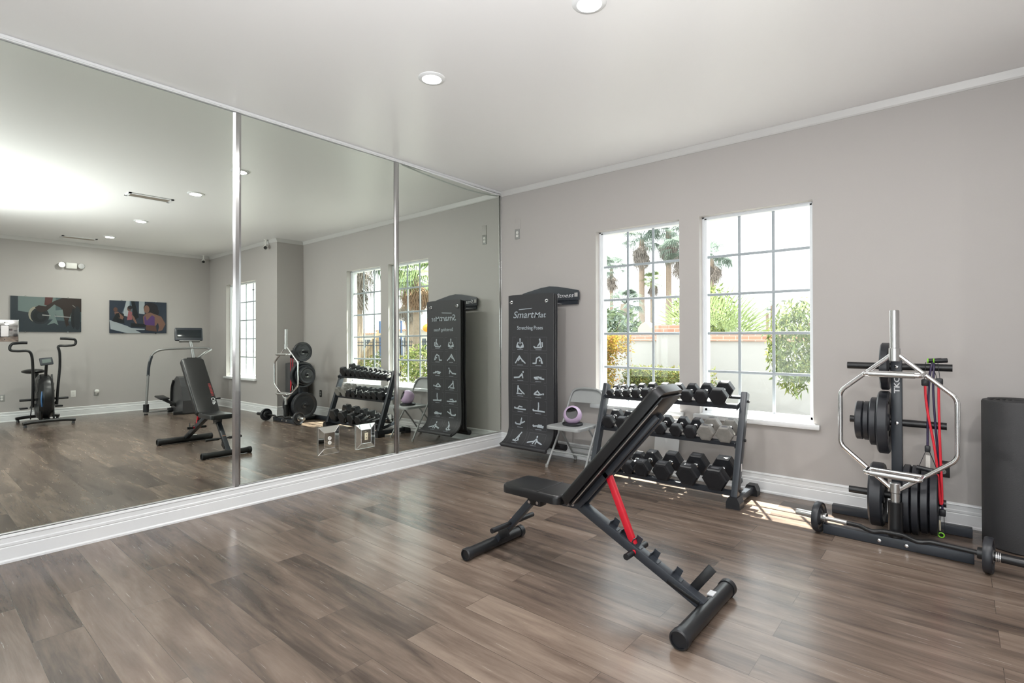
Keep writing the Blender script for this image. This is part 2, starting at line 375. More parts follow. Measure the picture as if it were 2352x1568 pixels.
def strip(y0, y1, label, nm='mirror_joint_strip'):
    m = MB(); z0, z1 = .166, 3.086
    prof = [(0, y0), (.004, y0), (.011, y0+(y1-y0)*.28), (.011, y0+(y1-y0)*.72), (.004, y1), (0, y1)]; k = len(prof)
    m.add([(mx(z0)+a, b, z0) for a, b in prof]+[(mx(z1)+a, b, z1) for a, b in prof], [(i, (i+1) % k, k+(i+1) % k, k+i) for i in range(k)]+[tuple(range(k)), tuple(range(k, 2*k))])
    m.build(nm, mat('strip_metal', (.50, .50, .50), .16, 1), label=label, cat='metal strip', group='bright vertical strips covering the mirror joints', smooth=False)
strip(-3.150, -3.090, 'bright vertical metal strip between the left and middle wall mirrors')
strip(-1.612, -1.556, 'bright vertical metal strip between the middle and right wall mirrors')
MB().tube([(.006, y, .172) for y in (-4.6, -.01)], .004, n=6).build('mirror_channel', STEEL, label='thin metal channel holding the bottom edge of the wall mirrors above the baseboard', cat='metal strip')
MB().bb((.000, -.012, .17), (.008, -.002, 3.085), bevel=.002).build('mirror_edge_strip', CHROME, label='thin bright vertical strip where the right-hand mirror meets the window wall', cat='metal strip')

def mirror_cover(y0, y1, z0, z1, label, kind):
    yc = (y0+y1)/2; zc = (z0+z1)/2; X = mx(zc)+.0015; r = thing('outlet_cover', label, 'outlet cover', (X, yc, z0), 'mirror-faced outlet covers on the middle mirror')
    iy = (y1-y0)*.245; iz = (z1-z0)*.215; h = .020
    o = [(X, y0, z0), (X, y1, z0), (X, y1, z1), (X, y0, z1)]; o2 = [(X+.006, y, z) for _, y, z in o]
    i_ = [(X+h, y0+iy, z0+iz), (X+h, y1-iy, z0+iz), (X+h, y1-iy, z1-iz), (X+h, y0+iy, z1-iz)]
    m = MB(); m.add(o+o2+i_, [(0, 1, 5, 4), (1, 2, 6, 5), (2, 3, 7, 6), (3, 0, 4, 7), (4, 5, 9, 8), (5, 6, 10, 9), (6, 7, 11, 10), (7, 4, 8, 11), (8, 9, 10, 11)])
    m.build('bevelled_mirror_plate', MIRROR, r, smooth=False)
    e = MB()
    for k in range(4):
        e.tube([i_[k], i_[(k+1) % 4]], .0022, n=6); e.tube([o2[k], i_[k]], .0018, n=6); e.tube([o2[k], o2[(k+1) % 4]], .0016, n=6)
    e.build('plate_edge', CHROME, r)
    s_ = MB()
    if kind == 'duplex':
        for dz in (-.020, .020):
            q = MB(); q.cyl((X+h, yc, zc+dz), (X+h+.004, yc, zc+dz), .0165, n=20); so = q.build('socket', WHITEP, r)
            t = MB(); t.bb((X+h+.003, yc-.007, zc+dz), (X+h+.0048, yc-.005, zc+dz+.009)).bb((X+h+.003, yc+.005, zc+dz), (X+h+.0048, yc+.007, zc+dz+.009)).cyl((X+h+.003, yc, zc+dz-.008), (X+h+.0048, yc, zc+dz-.008), .0025, n=8); t.build('slot', DARKH, so)
    else:
        q = MB(); q.bb((X+h, yc-.017, zc-.034), (X+h+.004, yc+.017, zc+.034), bevel=.002); so = q.build('socket', mat('ivory_plastic', (.75, .68, .5), .4), r)
        for dz in (-.014, .014): MB().cyl((X+h+.003, yc, zc+dz), (X+h+.0055, yc, zc+dz), .004, n=10).build('jack', DARKH, so)
mirror_cover(-2.436, -2.232, .287, .532, 'mirror-faced outlet cover with round duplex sockets, nearer the camera', 'duplex')
mirror_cover(-2.058, -1.848, .279, .506, 'mirror-faced cover with an ivory cable jack, nearer the room corner', 'jack')
# switch plate at the photo's left edge
X0 = mx(1.37)+.001
r = thing('light_switch', 'shiny plate with two white rocker switches at the left edge of the photo', 'light switch', (X0, -4.47, 1.30))
MB().bb((X0, -4.565, 1.302), (X0+.006, -4.372, 1.432), bevel=.004).build('switch_plate', mat('polished_plate', (.75, .77, .75), .08, 1), r)
for yy in (-4.523, -4.433):
    MB().bb((X0+.006, yy-.019, 1.330), (X0+.0075, yy+.019, 1.402)).build('rocker_surround', DARKH, r)
    MB().bb((X0+.006, yy-.017, 1.333), (X0+.011, yy+.017, 1.399), bevel=.003).build('rocker', WHITEP, r)
    for zz in (1.316, 1.416): MB().cyl((X0+.006, yy, zz), (X0+.0075, yy, zz), .0025, n=8).build('screw', DARKH, r)

# ------------------------------------------------------------------ ceiling fittings
for i, (x, lab) in enumerate(((1.53, 'round recessed ceiling light in the middle of the photo, nearest the mirrors'), (2.80, 'large round recessed ceiling light cut by the top edge of the photo'),
                              (4.99, 'recessed ceiling light seen only in the mirror, third from the mirror wall'), (6.73, 'recessed ceiling light seen only in the mirror, nearest the far wall'))):
    y = -2.46
    r = thing('recessed_light', lab, 'ceiling light', (x, y, H-.02), 'recessed ceiling lights in a row')
    MB().lathe((x, y, H), (0, 0, -1), [(.092, 0), (.092, .004), (.084, .010), (.066, .012), (.062, .004), (.060, .001)], 36).build('trim_ring', TRIM, r)
    MB().cyl((x, y, H-.008), (x, y, H-.001), .0615, n=36).build('diffuser', LIGHTM, r)
    ld = bpy.data.lights.new('downlight', 'AREA'); ld.shape = 'DISK'; ld.size = .12; ld.energy = 15; ld.color = (1, .985, .96)
    lo = bpy.data.objects.new('downlight', ld); COL.objects.link(lo); lo.location = (x, y, H-.012)
for x, lab in ((3.40, 'long ceiling air vent reflected between the recessed lights, nearer one'), (7.25, 'ceiling air vent reflected near the far wall, farther one')):
    r = thing('ceiling_vent', lab, 'air vent', (x, -2.78, H-.012), 'slotted ceiling air vents')
    y0, y1, hw = -3.02, -2.54, .10
    MB().bb((x-hw, y0, H-.010), (x-hw+.035, y1, H)).bb((x+hw-.035, y0, H-.010), (x+hw, y1, H)).bb((x-hw, y0, H-.010), (x+hw, y0+.03, H)).bb((x-hw, y1-.03, H-.010), (x+hw, y1, H)).build('vent_frame', TRIM, r)
    MB().bb((x-hw+.035, y0+.03, H-.002), (x+hw-.035, y1-.03, H-.0005)).build('vent_throat', DARKH, r)
    m = MB()
    for k in range(5): m.box((x-.044+.022*k, (y0+y1)/2, H-.007), (.014, y1-y0-.06, .0015), rot_y(.7))
    m.build('louvre', mat('tan_louvre', (.42, .37, .32), .5), r)
def sec_cam(x, y, z, dirv, lab):
    r = thing('security_camera', lab, 'camera', (x, y, z), 'small white security cameras')
    MB().cyl((x, y, H-.001), (x, y, z+.03), .012).cyl((x, y, H-.012), (x, y, H-.001), .03).build('mount', WHITEP, r)
    d = Vector(dirv).normalized(); c = Vector((x, y, z))
    MB().lathe(c-d*.045, d, [(0, 0), (.02, .002), (.034, .015), (.036, .07), (.03, .085)], 20).build('camera_body', WHITEP, r)
    MB().cyl(c+d*.038, c+d*.043, .024).build('lens', DARKH, r)
sec_cam(5.08, YJ-.07, 2.985, (-.8, -.5, -.35), 'white dome security camera reflected high beside the wall corner')
sec_cam(7.68, -.66, 3.0, (-1, -.4, -.6), 'tiny security camera reflected at the far room corner')

# ------------------------------------------------------------------ wall fittings
def outlet(x, y, z, nrm, lab, plate, face, cat='outlet', nm='wall_outlet'):
    nrm = Vector(nrm); u = Vector((0, 0, 1)).cross(nrm); c = Vector((x, y, z))
    R = Matrix((u, nrm, Vector((0, 0, 1)))).transposed()
    r = thing(nm, lab, cat, c-Vector((0, 0, .058)))
    MB().box(c+nrm*.003, (.072, .006, .117), R, bevel=.003).build('cover_plate', plate, r)
    for dz in (-.02, .02):
        q = MB().cyl(c+nrm*.006+Vector((0, 0, dz)), c+nrm*.009+Vector((0, 0, dz)), .0165, n=18).build('socket', face, r)
        t = MB()
        for s_ in (-1, 1): t.box(c+nrm*.0092+Vector((0, 0, dz+.003))+u*(.006*s_), (.0018, .001, .008), R)
        t.cyl(c+nrm*.0085+Vector((0, 0, dz-.008)), c+nrm*.0097+Vector((0, 0, dz-.008)), .0022, n=8); t.build('slot', DARKH, q)
    return r
outlet(.258, 0, 2.565, (0, -1, 0), 'grey wall outlet high on the window wall beside the mirror corner', GREYP, WHITEP)
pr = thing('blank_wall_plate', 'wall-coloured blank plate just above the high grey outlet', 'wall plate', (.262, 0, 2.63))
MB().bb((.222, -.006, 2.625), (.302, 0, 2.75), bevel=.003).build('cover_plate', WALL, pr)
outlet(4.21, 0, .39, (0, -1, 0), 'black wall outlet low on the window wall, seen in the mirror behind the weight tree', DARKH, GREYP)
outlet(XF, -3.674, .404, (-1, 0, 0), 'grey wall outlet reflected at the left edge beside the exercise bike', GREYP, WHITEP)
outlet(XF, -2.751, .400, (-1, 0, 0), 'white wall outlet reflected just right of the exercise bike', WHITEP, WHITEP)
outlet(XF, -2.42, .395, (-1, 0, 0), 'grey wall outlet with a night light plugged in, reflected on the far wall', GREYP, WHITEP)
MB().lathe((XF-.012, -2.42, .425), (-1, 0, 0), [(0, 0), (.026, 0), (.034, .02), (.034, .05), (.02, .062), (0, .064)], 20).build('night_light', WHITEP, label='small round white night light plugged into the far wall outlet', cat='night light')
r = thing('emergency_light', 'white twin-head emergency light high on the far wall above the pictures', 'emergency light', (XF-.04, -2.79, 2.65))
MB().bb((XF-.065, -2.87, 2.635), (XF, -2.71, 2.745), bevel=.018).build('housing', WHITEP, r)
for yy in (-2.925, -2.655):
    MB().lathe((XF-.04, yy, 2.69), (-1, 0, 0), [(0, -.03), (.034, -.028), (.050, .02), (.052, .035)], 22).build('lamp_head', WHITEP, r)
    MB().cyl((XF-.075, yy, 2.69), (XF-.070, yy, 2.69), .047, n=22).build('lamp_lens', CHROME, r)

# two photo panels on the far wall (drawn in panel coordinates a: along +y, b: up)
def picture(y0, y1, z0, z1, cols, shapes, lab):
    r = thing('wall_picture', lab, 'picture', (XF-.02, (y0+y1)/2, z0), 'frameless photo panels on the far wall')
    Wd, Hd = y1-y0, z1-z0
    MB().bb((XF-.022, y0, z0), (XF-.014, y1, z1)).build('panel', cols[0], r, smooth=False)
    m = MB(); d = .0224
    for mi, poly in shapes:
        m.mi = mi; d += .00025
        a = [Vector((XF-d, y0+p[0]*Wd, z0+p[1]*Hd)) for p in poly]
        m.add(a, [tuple(range(len(a)))])
    m.build('printed_image', cols, r, smooth=False, merge=False)
    for yy in (y0+.2*Wd, y1-.2*Wd):
        for zz in (z0-.004, z1+.004):
            MB().cyl((XF, yy, zz), (XF-.03, yy, zz), .010, n=14).build('standoff', CHROME, r)
def ell(cx, cy, rx, ry, n=22, a=0, a0=0, a1=2*PI):
    o = []
    for i in range(n):
        t = a0+(a1-a0)*i/(n if a1-a0 > 6.2 else n-1); x = rx*math.cos(t); y = ry*math.sin(t)
        o.append((cx+(x*math.cos(a)-y*math.sin(a)), cy+(x*math.sin(a)+y*math.cos(a))))
    return o
def P(n, c, r=.35): return mat(n, tuple(q*.62 for q in c), r)
cols1 = [P('print_teal', (.10, .15, .16)), P('print_dark', (.012, .014, .018)), P('print_mist', (.22, .29, .28)), P('print_skin_dark', (.035, .020, .016)), P('print_slate', (.035, .05, .065)), P('print_glow', (.45, .42, .33)), P('print_iron', (.02, .027, .035)), P('print_red_brown', (.12, .035, .03)), P('print_light', (.45, .45, .44))]
picture(-3.58, -2.645, 1.505, 2.108, cols1, [
    (2, [(.10, .38), (.62, .38), (.62, 1), (.10, 1)]), (4, [(0, 0), (1, 0), (1, .30), (0, .40)]), (4, [(0, .40), (.10, .42), (.10, 1), (0, 1)]),
    (4, [(.0, .3), (.25, .3), (.25, .55), (.0, .62)]), (5, ell(.34, .50, .10, .22)), (6, ell(.40, .46, .13, .24)), (1, ell(.40, .46, .10, .19)), (6, ell(.41, .46, .05, .10)),
    (7, [(.46, .78), (.56, .72), (.58, 1), (.47, 1)]), (3, [(.33, .70), (.38, .76), (.48, .74), (.60, .90), (.72, 1), (1, 1), (1, .60), (.86, .62), (.80, .30), (.84, .12), (.78, .12), (.74, .40), (.70, .70), (.60, .80), (.50, .62), (.42, .56), (.36, .60)]),
    (2, [(.60, .62), (.72, .66), (.74, .44), (.64, .44)]), (8, [(.43, .47), (.86, .42), (.86, .44), (.43, .50)]), (1, ell(.88, .40, .035, .30)), (6, ell(.94, .42, .05, .36)),
    (2, [(.50, .20), (.60, .26), (.66, .20), (.62, .42), (.56, .60), (.52, .58), (.58, .36)]), (4, [(.74, .06), (.86, .04), (.88, .14), (.80, .20)]), (8, [(.87, .80), (.91, .74), (.905, .73), (.865, .79)])],
    'dark picture of hands lifting a round weight plate, above the exercise bike')
cols2 = [P('print_navy', (.035, .05, .08)), P('print_dark', (.012, .014, .018)), P('print_pale', (.50, .55, .58)), P('print_skin', (.28, .15, .11)), P('print_hair', (.02, .016, .022)), P('print_purple', (.13, .055, .22)), P('print_pink', (.40, .14, .16)), P('print_mid', (.14, .19, .24)), P('print_skin_shade', (.16, .08, .06))]
picture(-2.232, -1.302, 1.49, 2.105, cols2, [
    (2, [(.0, .40), (.02, .12), (.30, 0), (.55, 0), (.30, .22)]), (7, [(.2, .6), (.3, 1), (.42, 1), (.36, .5)]), (2, [(.22, .55), (.28, 1), (.34, 1), (.33, .5)]), (1, [(.42, .4), (.36, 1), (.42, 1), (.50, .5)]), (2, [(.50, .62), (.50, 1), (.60, 1), (.60, .6)]),
    (1, [(.04, .35), (.25, .30), (.24, .60), (.12, .65)]), (8, ell(.10, .72, .035, .07)), (3, [(.08, .64), (.14, .66), (.24, .50), (.22, .42), (.10, .50)]), (1, [(.08, .45), (.18, .48), (.16, .62), (.10, .60)]),
    (8, ell(.33, .76, .035, .08)), (4, ell(.345, .80, .04, .06)), (6, [(.29, .40), (.38, .42), (.38, .66), (.32, .70)]), (3, [(.36, .62), (.42, .50), (.47, .30), (.45, .28), (.39, .44)]),
    (1, [(.36, .20), (.72, .20), (.70, .27), (.36, .32)]), (4, ell(.71, .80, .13, .17)), (4, ell(.78, .68, .08, .14)), (3, ell(.635, .76, .050, .125)), (3, [(.62, .62), (.70, .66), (.90, .54), (.98, .30), (.92, .10), (.84, .06), (.86, .2), (.84, .34), (.80, .24), (.64, .25), (.58, .3), (.57, .52)]),
    (5, [(.60, .27), (.78, .24), (.78, .52), (.73, .58), (.64, .40), (.61, .56), (.59, .5)]), (8, [(.62, .10), (.82, .05), (.80, .24), (.62, .25)]), (2, [(.0, .35), (.30, .18), (.33, .10), (.60, .10), (.60, .14), (.34, .16), (.0, .40)])],
    'picture of women running on treadmills, one in a purple top, on far wall')

# ------------------------------------------------------------------ adjustable bench
YC = -2.37
r = thing('weight_bench', 'black adjustable weight bench with a red support arm in the middle of the floor', 'weight bench', (2.72, YC, 0))
def foot_tube(x, y0, y1, rad, nm):
    p = MB().cyl((x, y0+.035, rad), (x, y1-.035, rad), rad-.003, n=26).build(nm, BLK, r)
    for ya, yb in ((y0, y0+.04), (y1-.04, y1)):
        e = MB(); s_ = 1 if yb > YC else -1; a, b = (ya, yb) if s_ > 0 else (yb, ya)
        e.lathe((x, a, rad), (0, s_, 0), [(rad-.002, 0), (rad+.0015, 0), (rad+.0015, .034), (rad-.004, .040), (rad-.008, .040), (rad-.008, .030), (0, .030)], 26); e.build('end_cap', RUBBER, p)
foot_tube(3.385, -2.700, -2.060, .042, 'front_foot')
foot_tube(2.055, -2.655, -2.120, .036, 'rear_foot')
# slanted main rail with adjustment notches
A = Vector((2.665, YC, .405)); B = Vector((3.375, YC, .062)); d = (B-A).normalized(); upn = Vector((0, 1, 0)).cross(d) * -1
if upn.z < 0: upn = -upn
rail = MB().beam(A, B, .055, .048, up=upn).build('main_rail', BLKT, r)
for k, t in enumerate((.315, .405, .50, .635, .80)):
    c = A+d*(t*(B-A).length)+upn*.024; R = Matrix((d, Vector((0, 1, 0)), upn)).transposed()
    m = MB(); m.box(c+upn*.002, (.05, .040, .004), R); m.box(c-d*.012+upn*.020+Vector((0, .019, 0)), (.034, .004, .040), R); m.box(c-d*.027+upn*.014, (.004, .042, .026), R); m.build('notch_bracket', BLKT, r)
MB().beam((3.300, -2.345, .095), (3.400, -2.330, .232), .044, .006, up=(0, 1, 0)).build('transport_handle', BLK, r)
MB().beam((3.20, YC, .135), (3.36, YC, .075), .062, .02, up=upn).build('foot_bracket', BLK, r)
# support arm
arm = MB().beam((2.858, YC, .600), (3.020, YC, .232), .030, .032, up=(1, 0, 0)).build('support_arm', REDP, r)
MB().cyl((3.022, YC-.045, .228), (3.022, YC+.045, .228), .013).build('pin', REDP, arm)
for s_ in (-1, 1): MB().cyl((3.022, YC+s_*.045, .228), (3.022, YC+s_*.108, .228), .016).build('grip', RUBBER, arm)
# back pad
b0 = Vector((2.650, YC, .415)); ang = math.atan2(1.075-.415, 3.215-2.650); L = .868; D = Vector((math.cos(ang), 0, math.sin(ang))); Nf = Vector((-D.z, 0, D.x))
def pad(c, dirv, nrm, L, wd, th, nm, taper=0):
    R = Matrix((dirv, Vector((0, 1, 0)), nrm)).transposed() if dirv.cross(Vector((0, 1, 0))).dot(nrm) > 0 else Matrix((dirv, Vector((0, -1, 0)), nrm)).transposed()
    bm = bmesh.new(); bmesh.ops.create_cube(bm, size=1)
    for v in bm.verts:
        x = v.co.x; v.co = Vector((v.co.x*L, v.co.y*wd*(1-taper*(x+.5)), v.co.z*th))
    ve = [e for e in bm.edges if abs(e.verts[0].co.z-e.verts[1].co.z) > th*.5]
    bmesh.ops.bevel(bm, geom=ve, offset=.045, segments=5, profile=.5, affect='EDGES')
    te = [e for e in bm.edges if e.verts[0].co.z > 0 and e.verts[1].co.z > 0]
    bmesh.ops.bevel(bm, geom=te, offset=.018, segments=4, profile=.5, affect='EDGES')
    bm.verts.index_update(); m = MB(); m.add([R @ v.co + c for v in bm.verts], [[v.index for v in f.verts] for f in bm.faces]); bm.free()
    return m
bp = pad(b0+D*(L/2)+Nf*.012, D, Nf, L, .265, .058, 'p').build('back_pad', VINYL, r)
# seam piping and printed side band
m = MB()
for k in range(9):
    o = b0+D*(.44-.022*k)+Nf*.0412+Vector((0, .085, 0)); m.add([o, o-D*.012, o-D*.012+Vector((0, .028, 0)), o+Vector((0, .028, 0))], [(0, 1, 2, 3)])
m.build('red_stripe_print', mat('red_print', (.30, .02, .02), .5), bp, smooth=False)
m = MB(); o = b0+D*.215+Nf*.0414+Vector((0, .098, 0)); u = -D; v = Vector((0, -1, 0)); q = lambda a, b_: o+u*a+v*b_
def stroke(m, pts, wv=.0035):
    for a, b_ in zip(pts, pts[1:]):
        a = Vector((a[0], a[1], 0)); b_ = Vector((b_[0], b_[1], 0)); t = (b_-a).normalized(); nn = Vector((-t.y, t.x, 0))*wv; a2 = a-t*wv*.6; b2 = b_+t*wv*.6
        m.add([q(p.x, p.y) for p in (a2+nn, b2+nn, b2-nn, a2-nn)], [(0, 1, 2, 3)])
stroke(m, [(.028, .025), (.008, .025), (.0, .018), (.0, -.002), (.008, -.010), (.024, -.010)]); stroke(m, [(.032, -.010), (.046, .025), (.060, -.010)]); stroke(m, [(.068, -.010), (.068, .025), (.088, .025), (.092, .018), (.088, .008), (.070, .008)])
m.build('brand_print', PRINTW, bp, smooth=False)
MB().box(b0+D*(L/2)-Nf*.024, (L-.05, .225, .012), Matrix((D, Vector((0, 1, 0)), Nf)).transposed(), bevel=.003).build('back_board', BLK, r)
fr = MB()
for s_ in (-1, 1): fr.beam(b0+D*.02-Nf*.045+Vector((0, s_*.035, 0)), b0+D*.72-Nf*.045+Vector((0, s_*.035, 0)), .02, .03, up=Nf)
fr.beam(b0+D*.28-Nf*.045-Vector((0, .045, 0)), b0+D*.28-Nf*.045+Vector((0, .045, 0)), .03, .03, up=Nf).build('back_frame', BLKT, r)
MB().tube([b0+D*.05-Nf*.031+Vector((0, -.112, 0)), b0+D*.80-Nf*.031+Vector((0, -.112, 0))], .004, n=8).build('frame_edge_glint', STEEL, r)  # thin steel line imitating the light caught along the frame edge
# seat
sp = pad(Vector((2.415, YC, .432)), Vector((1, 0, .0)), Vector((0, 0, 1)), .425, .265, .05, 's').build('seat_pad', VINYL, r)
MB().tube([(2.475, -2.50, .4575), (2.475, -2.24, .4575)], .002, n=6).build('seam', VINYL, sp)
MB().bb((2.24, YC-.10, .398), (2.60, YC+.10, .408)).build('seat_board', BLK, r)
MB().beam((2.30, YC, .382), (2.68, YC, .392), .05, .035).build('seat_rail', BLKT, r)
h = MB(); h.box((2.375, YC, .362), (.10, .064, .06), bevel=.008)
h.build('seat_hinge', BLK, r)
for s_ in (-1, 1):
    for xx, zz in ((2.345, .350), (2.405, .355), (2.655, .398)): MB().cyl((xx, YC+s_*.030, zz), (xx, YC+s_*.038, zz), .010, n=6).build('bolt', CHROME, r)
leg = MB().beam((2.365, YC, .375), (2.070, YC, .055), .05, .04, up=(1, 0, 0)).build('rear_leg', BLKT, r)
MB().box((2.193, YC, .205), (.004, .036, .03), rot_y(-.83)).build('warning_sticker', ORANGEL, leg)
MB().bb((3.36, -2.30, .080), (3.39, -2.25, .0862)).build('warning_sticker', PRINTW, r)
MB().cyl((2.190, YC-.165, .185), (2.190, YC+.165, .185), .008).build('leg_bar', BLK, r)
for s_ in (-1, 1): MB().cyl((2.190, YC+s_*.055, .185), (2.190, YC+s_*.195, .185), .015).build('bar_grip', RUBBER, r)
MB().beam((2.10, YC-.028, .09), (2.18, YC-.028, .13), .004, .05).build('leg_gusset', BLK, r)

# ------------------------------------------------------------------ dumbbell rack
XL, XR = 1.672, 2.960
def up_y(z): return -.325-(.875-z)*(.275/.815)
LEAN = math.atan(.275/.815)
rk = thing('dumbbell_rack', 'dark grey three-tier dumbbell rack standing under the two windows', 'dumbbell rack', ((XL+XR)/2, -.37, 0))
for x in (XL, XR):
    MB().beam((x, up_y(.875), .875), (x, up_y(.06), .06), .052, .072, up=(0, 1, 0), bevel=.010).build('upright', BLKT, rk)
    MB().beam((x, -.60, .052), (x, -.14, .052), .05, .055, bevel=.008).build('foot_bar', BLKT, rk)
    for ya, yb in ((-.655, -.545), (-.195, -.105)):
        m = MB(); y0, y1 = ya, yb; hw = .052
        m.prism([(-hw, 0), (hw, 0), (hw, .045), (hw*.62, .088), (-hw*.62, .088), (-hw, .045)], (x, y1, 0), (1, 0, 0), (0, 0, 1), y1-y0)
        m.build('rubber_foot', RUBBER, rk, smooth=False)
shelves = {'top': (-.44, .770, .255, 17), 'middle': (-.49, .474, .255, 15), 'bottom': (-.590, .103, .30, 13)}
def sh_pt(key, s_): # point on the shelf plane, s_ metres back from the front face line
    yf, zf, dp, a = shelves[key]; a = math.radians(a); return yf+s_*math.cos(a), zf+s_*math.sin(a)
for key in shelves:
    a = math.radians(shelves[key][3]); dp = shelves[key][2]; dv = Vector((0, math.cos(a), math.sin(a))); nv = Vector((0, -math.sin(a), math.cos(a)))
    sh = None
    for s0 in (.035, dp-.045):
        y, z = sh_pt(key, s0); c = Vector(((XL+XR)/2, y, z)); R = Matrix((Vector((1, 0, 0)), dv, nv)).transposed(); Lx = XR-XL-.056
        m = MB(); m.box(c-nv*.002, (Lx, .038, .004), R); m.box(c-nv*.017+dv*(.018 if s0 > .1 else -.018), (Lx, .004, .032), R); m.build('shelf_rail', BLKT, rk)
    for x in (XL+.032, XR-.032):
        y0, z0 = sh_pt(key, -.01); y1, z1 = sh_pt(key, dp-.01)
        MB().beam((x, y0, z0-.014), (x, y1, z1-.014), .005, .040, up=nv, bevel=.001).build('end_bracket', BLKT, rk)
    for x in (XL, XR):
        zc = sh_pt(key, .15)[1]; s_ = 1 if x > 2 else -1
        MB().cyl((x+s_*.026, up_y(zc), zc-.01), (x+s_*.040, up_y(zc), zc-.01), .011, n=8).build('bolt', BLK, rk)
MB().bb((XR+.0265, up_y(.3)-.012, .27), (XR+.0272, up_y(.3)+.012, .33)).build('warning_sticker', PRINTW, rk)

ORD = ['first', 'second', 'third', 'fourth', 'fifth', 'sixth', 'seventh', 'eighth', 'ninth', 'tenth']
def dumbbell(key, x, R, Ld, lab, hm, grp, roll=0, yaw=0):
    a = math.radians(shelves[key][3]); dv = Vector((0, math.cos(a), math.sin(a))); nv = Vector((0, -math.sin(a), math.cos(a))); X = Vector((1, 0, 0))
    if yaw: dv = (dv+X*math.tan(yaw)).normalized(); X = dv.cross(nv).normalized()
    y, z = sh_pt(key, -.01); ap = R*.866; base = Vector((x, y, z))+nv*(ap+.0005)
    t = thing('dumbbell', lab, 'dumbbell', base, grp); hl = Ld*.30
    for s0, s1, sg in ((0, hl, 1), (Ld-hl, Ld, -1)):
        prof = [(.70, 0), (.90, .03), (1.0, .14), (1.0, .86), (.90, .97), (.55, 1.0)]
        m = MB(); vs_ = []; fs = []
        if sg < 0: seq = [(p, 1-q_) for p, q_ in prof][::-1]
        else: seq = prof
        if sg > 0: seq = [(p if i else p, q_) for i, (p, q_) in enumerate(seq)]
        for p, q_ in seq:
            for k in range(6):
                th = PI/3*k+roll; vs_.append(base+dv*(s0+(s1-s0)*q_)+X*(R*p*math.cos(th))+nv*(R*p*math.sin(th)))
        n = len(seq)
        for i in range(n-1):
            for k in range(6): fs.append((i*6+k, i*6+(k+1) % 6, (i+1)*6+(k+1) % 6, (i+1)*6+k))
        fs += [tuple(range(6))[::-1], tuple((n-1)*6+k for k in range(6))]
        m.add(vs_, fs); hd = m.build('head', hm, t, smooth=False)
        # moulded weight mark on the upper flat of the head
        if roll == 0 and R > .045:
            c = base+dv*((s0+s1)/2)+nv*(ap+.0004); mm = MB(); wx, wy = R*.30, (s1-s0)*.16
            mm.add([c-X*wx-dv*wy, c+X*wx-dv*wy, c+X*wx+dv*wy, c-X*wx+dv*wy], [(0, 1, 2, 3)]); mm.build('weight_mark', PRINTD, hd, smooth=False)
    m = MB(); rh = .0135 if R < .06 else .0165; g = Ld-2*hl
    m.lathe(base+dv*(hl-.006), dv, [(rh*1.35, 0), (rh*1.35, .012), (rh*.95, .016), (rh*1.12, .006+g/2), (rh*.95, g-.004), (rh*1.35, g), (rh*1.35, g+.012)], 18)
    m.build('handle', CHROME, t)
rows = {
 'top': [(1.765, .034), (1.850, .035), (1.937, .039), (2.032, .046), (2.137, .053), (2.258, .055), (2.383, .057), (2.512, .059), (2.638, .064), (2.782, .078)],
 'middle': [(1.778, .066), (1.922, .066), (2.056, .058), (2.172, .052), (2.290, .058), (2.437, .059), (2.562, .059), (2.694, .072), (2.849, .074)],
 'bottom': [(1.774, .066), (1.906, .062), (2.035, .062), (2.166, .080), (2.358, .088), (2.577, .096), (2.805, .102)]}
for key, lst in rows.items():
    for i, (x, R) in enumerate(lst):
        hm = GREYDB if key == 'middle' and i >= 7 else RUBBER
        n = len(lst); Ld = {'top': .15+R*1.05, 'middle': .235, 'bottom': .27+R*.45}[key]
        if key == 'middle' and i >= 7: lab = ('worn grey enamel hex dumbbell at the right end of the middle shelf' if i == 8 else 'worn grey enamel hex dumbbell, second from the right end of the middle shelf')
        elif i == 0: lab = 'black hex dumbbell at the left end of the %s rack shelf' % key
        elif i == n-1: lab = 'black hex dumbbell at the right end of the %s rack shelf' % key
        else: lab = '%s black hex dumbbell from the left on the %s rack shelf' % (ORD[i], key)
        dumbbell(key, x, R, Ld, lab, hm, 'hex dumbbells on the %s shelf' % key, yaw=-.012 if i % 3 == 1 else 0)
# white board leaning behind the rack, seen through the gap
MB().box((2.18, -.088, .37), (.24, .012, .40), rot_x(.10) @ rot_y(.12), bevel=.002).build('white_board', TRIM, label='plain white board leaning against the wall behind the dumbbell rack', cat='board')

# ------------------------------------------------------------------ folding chair
ch = thing('folding_chair', 'light grey metal folding chair between the hanging mat and the dumbbell rack', 'chair', (1.30, -.33, 0))
xa, xb = 1.085, 1.515
def legs(x, s_):
    # the long front leg continues up into the backrest
    MB().tube([(x-s_*.012, -.515, .008), (x, -.40, .20), (x+s_*.008, -.245, .44), (x+s_*.010, -.16, .60), (x+s_*.018, -.125, .685)], .0115, smooth=6).build('front_leg', CHAIRM, ch)
    MB().tube([(x+s_*.022, -.035, .008), (x+s_*.025, -.20, .22), (x+s_*.028, -.38, .425)], .0105, smooth=5).build('rear_leg', CHAIRM, ch)
    for p in ((x-s_*.012, -.515, 0), (x+s_*.022, -.035, 0)): MB().cyl(p, (p[0], p[1], .030), .0150, n=14).build('foot_cap', GREYP, ch)
legs(xa, 1); legs(xb, -1)
MB().tube([(xa+.018, -.125, .685), (xa+.04, -.105, .745), (xa+.10, -.093, .778), (1.30, -.090, .786), (xb-.10, -.093, .778), (xb-.04, -.105, .745), (xb-.018, -.125, .685)], .0115, smooth=6).build('top_rail', CHAIRM, ch)
m = MB(); rows_ = []
N = 14
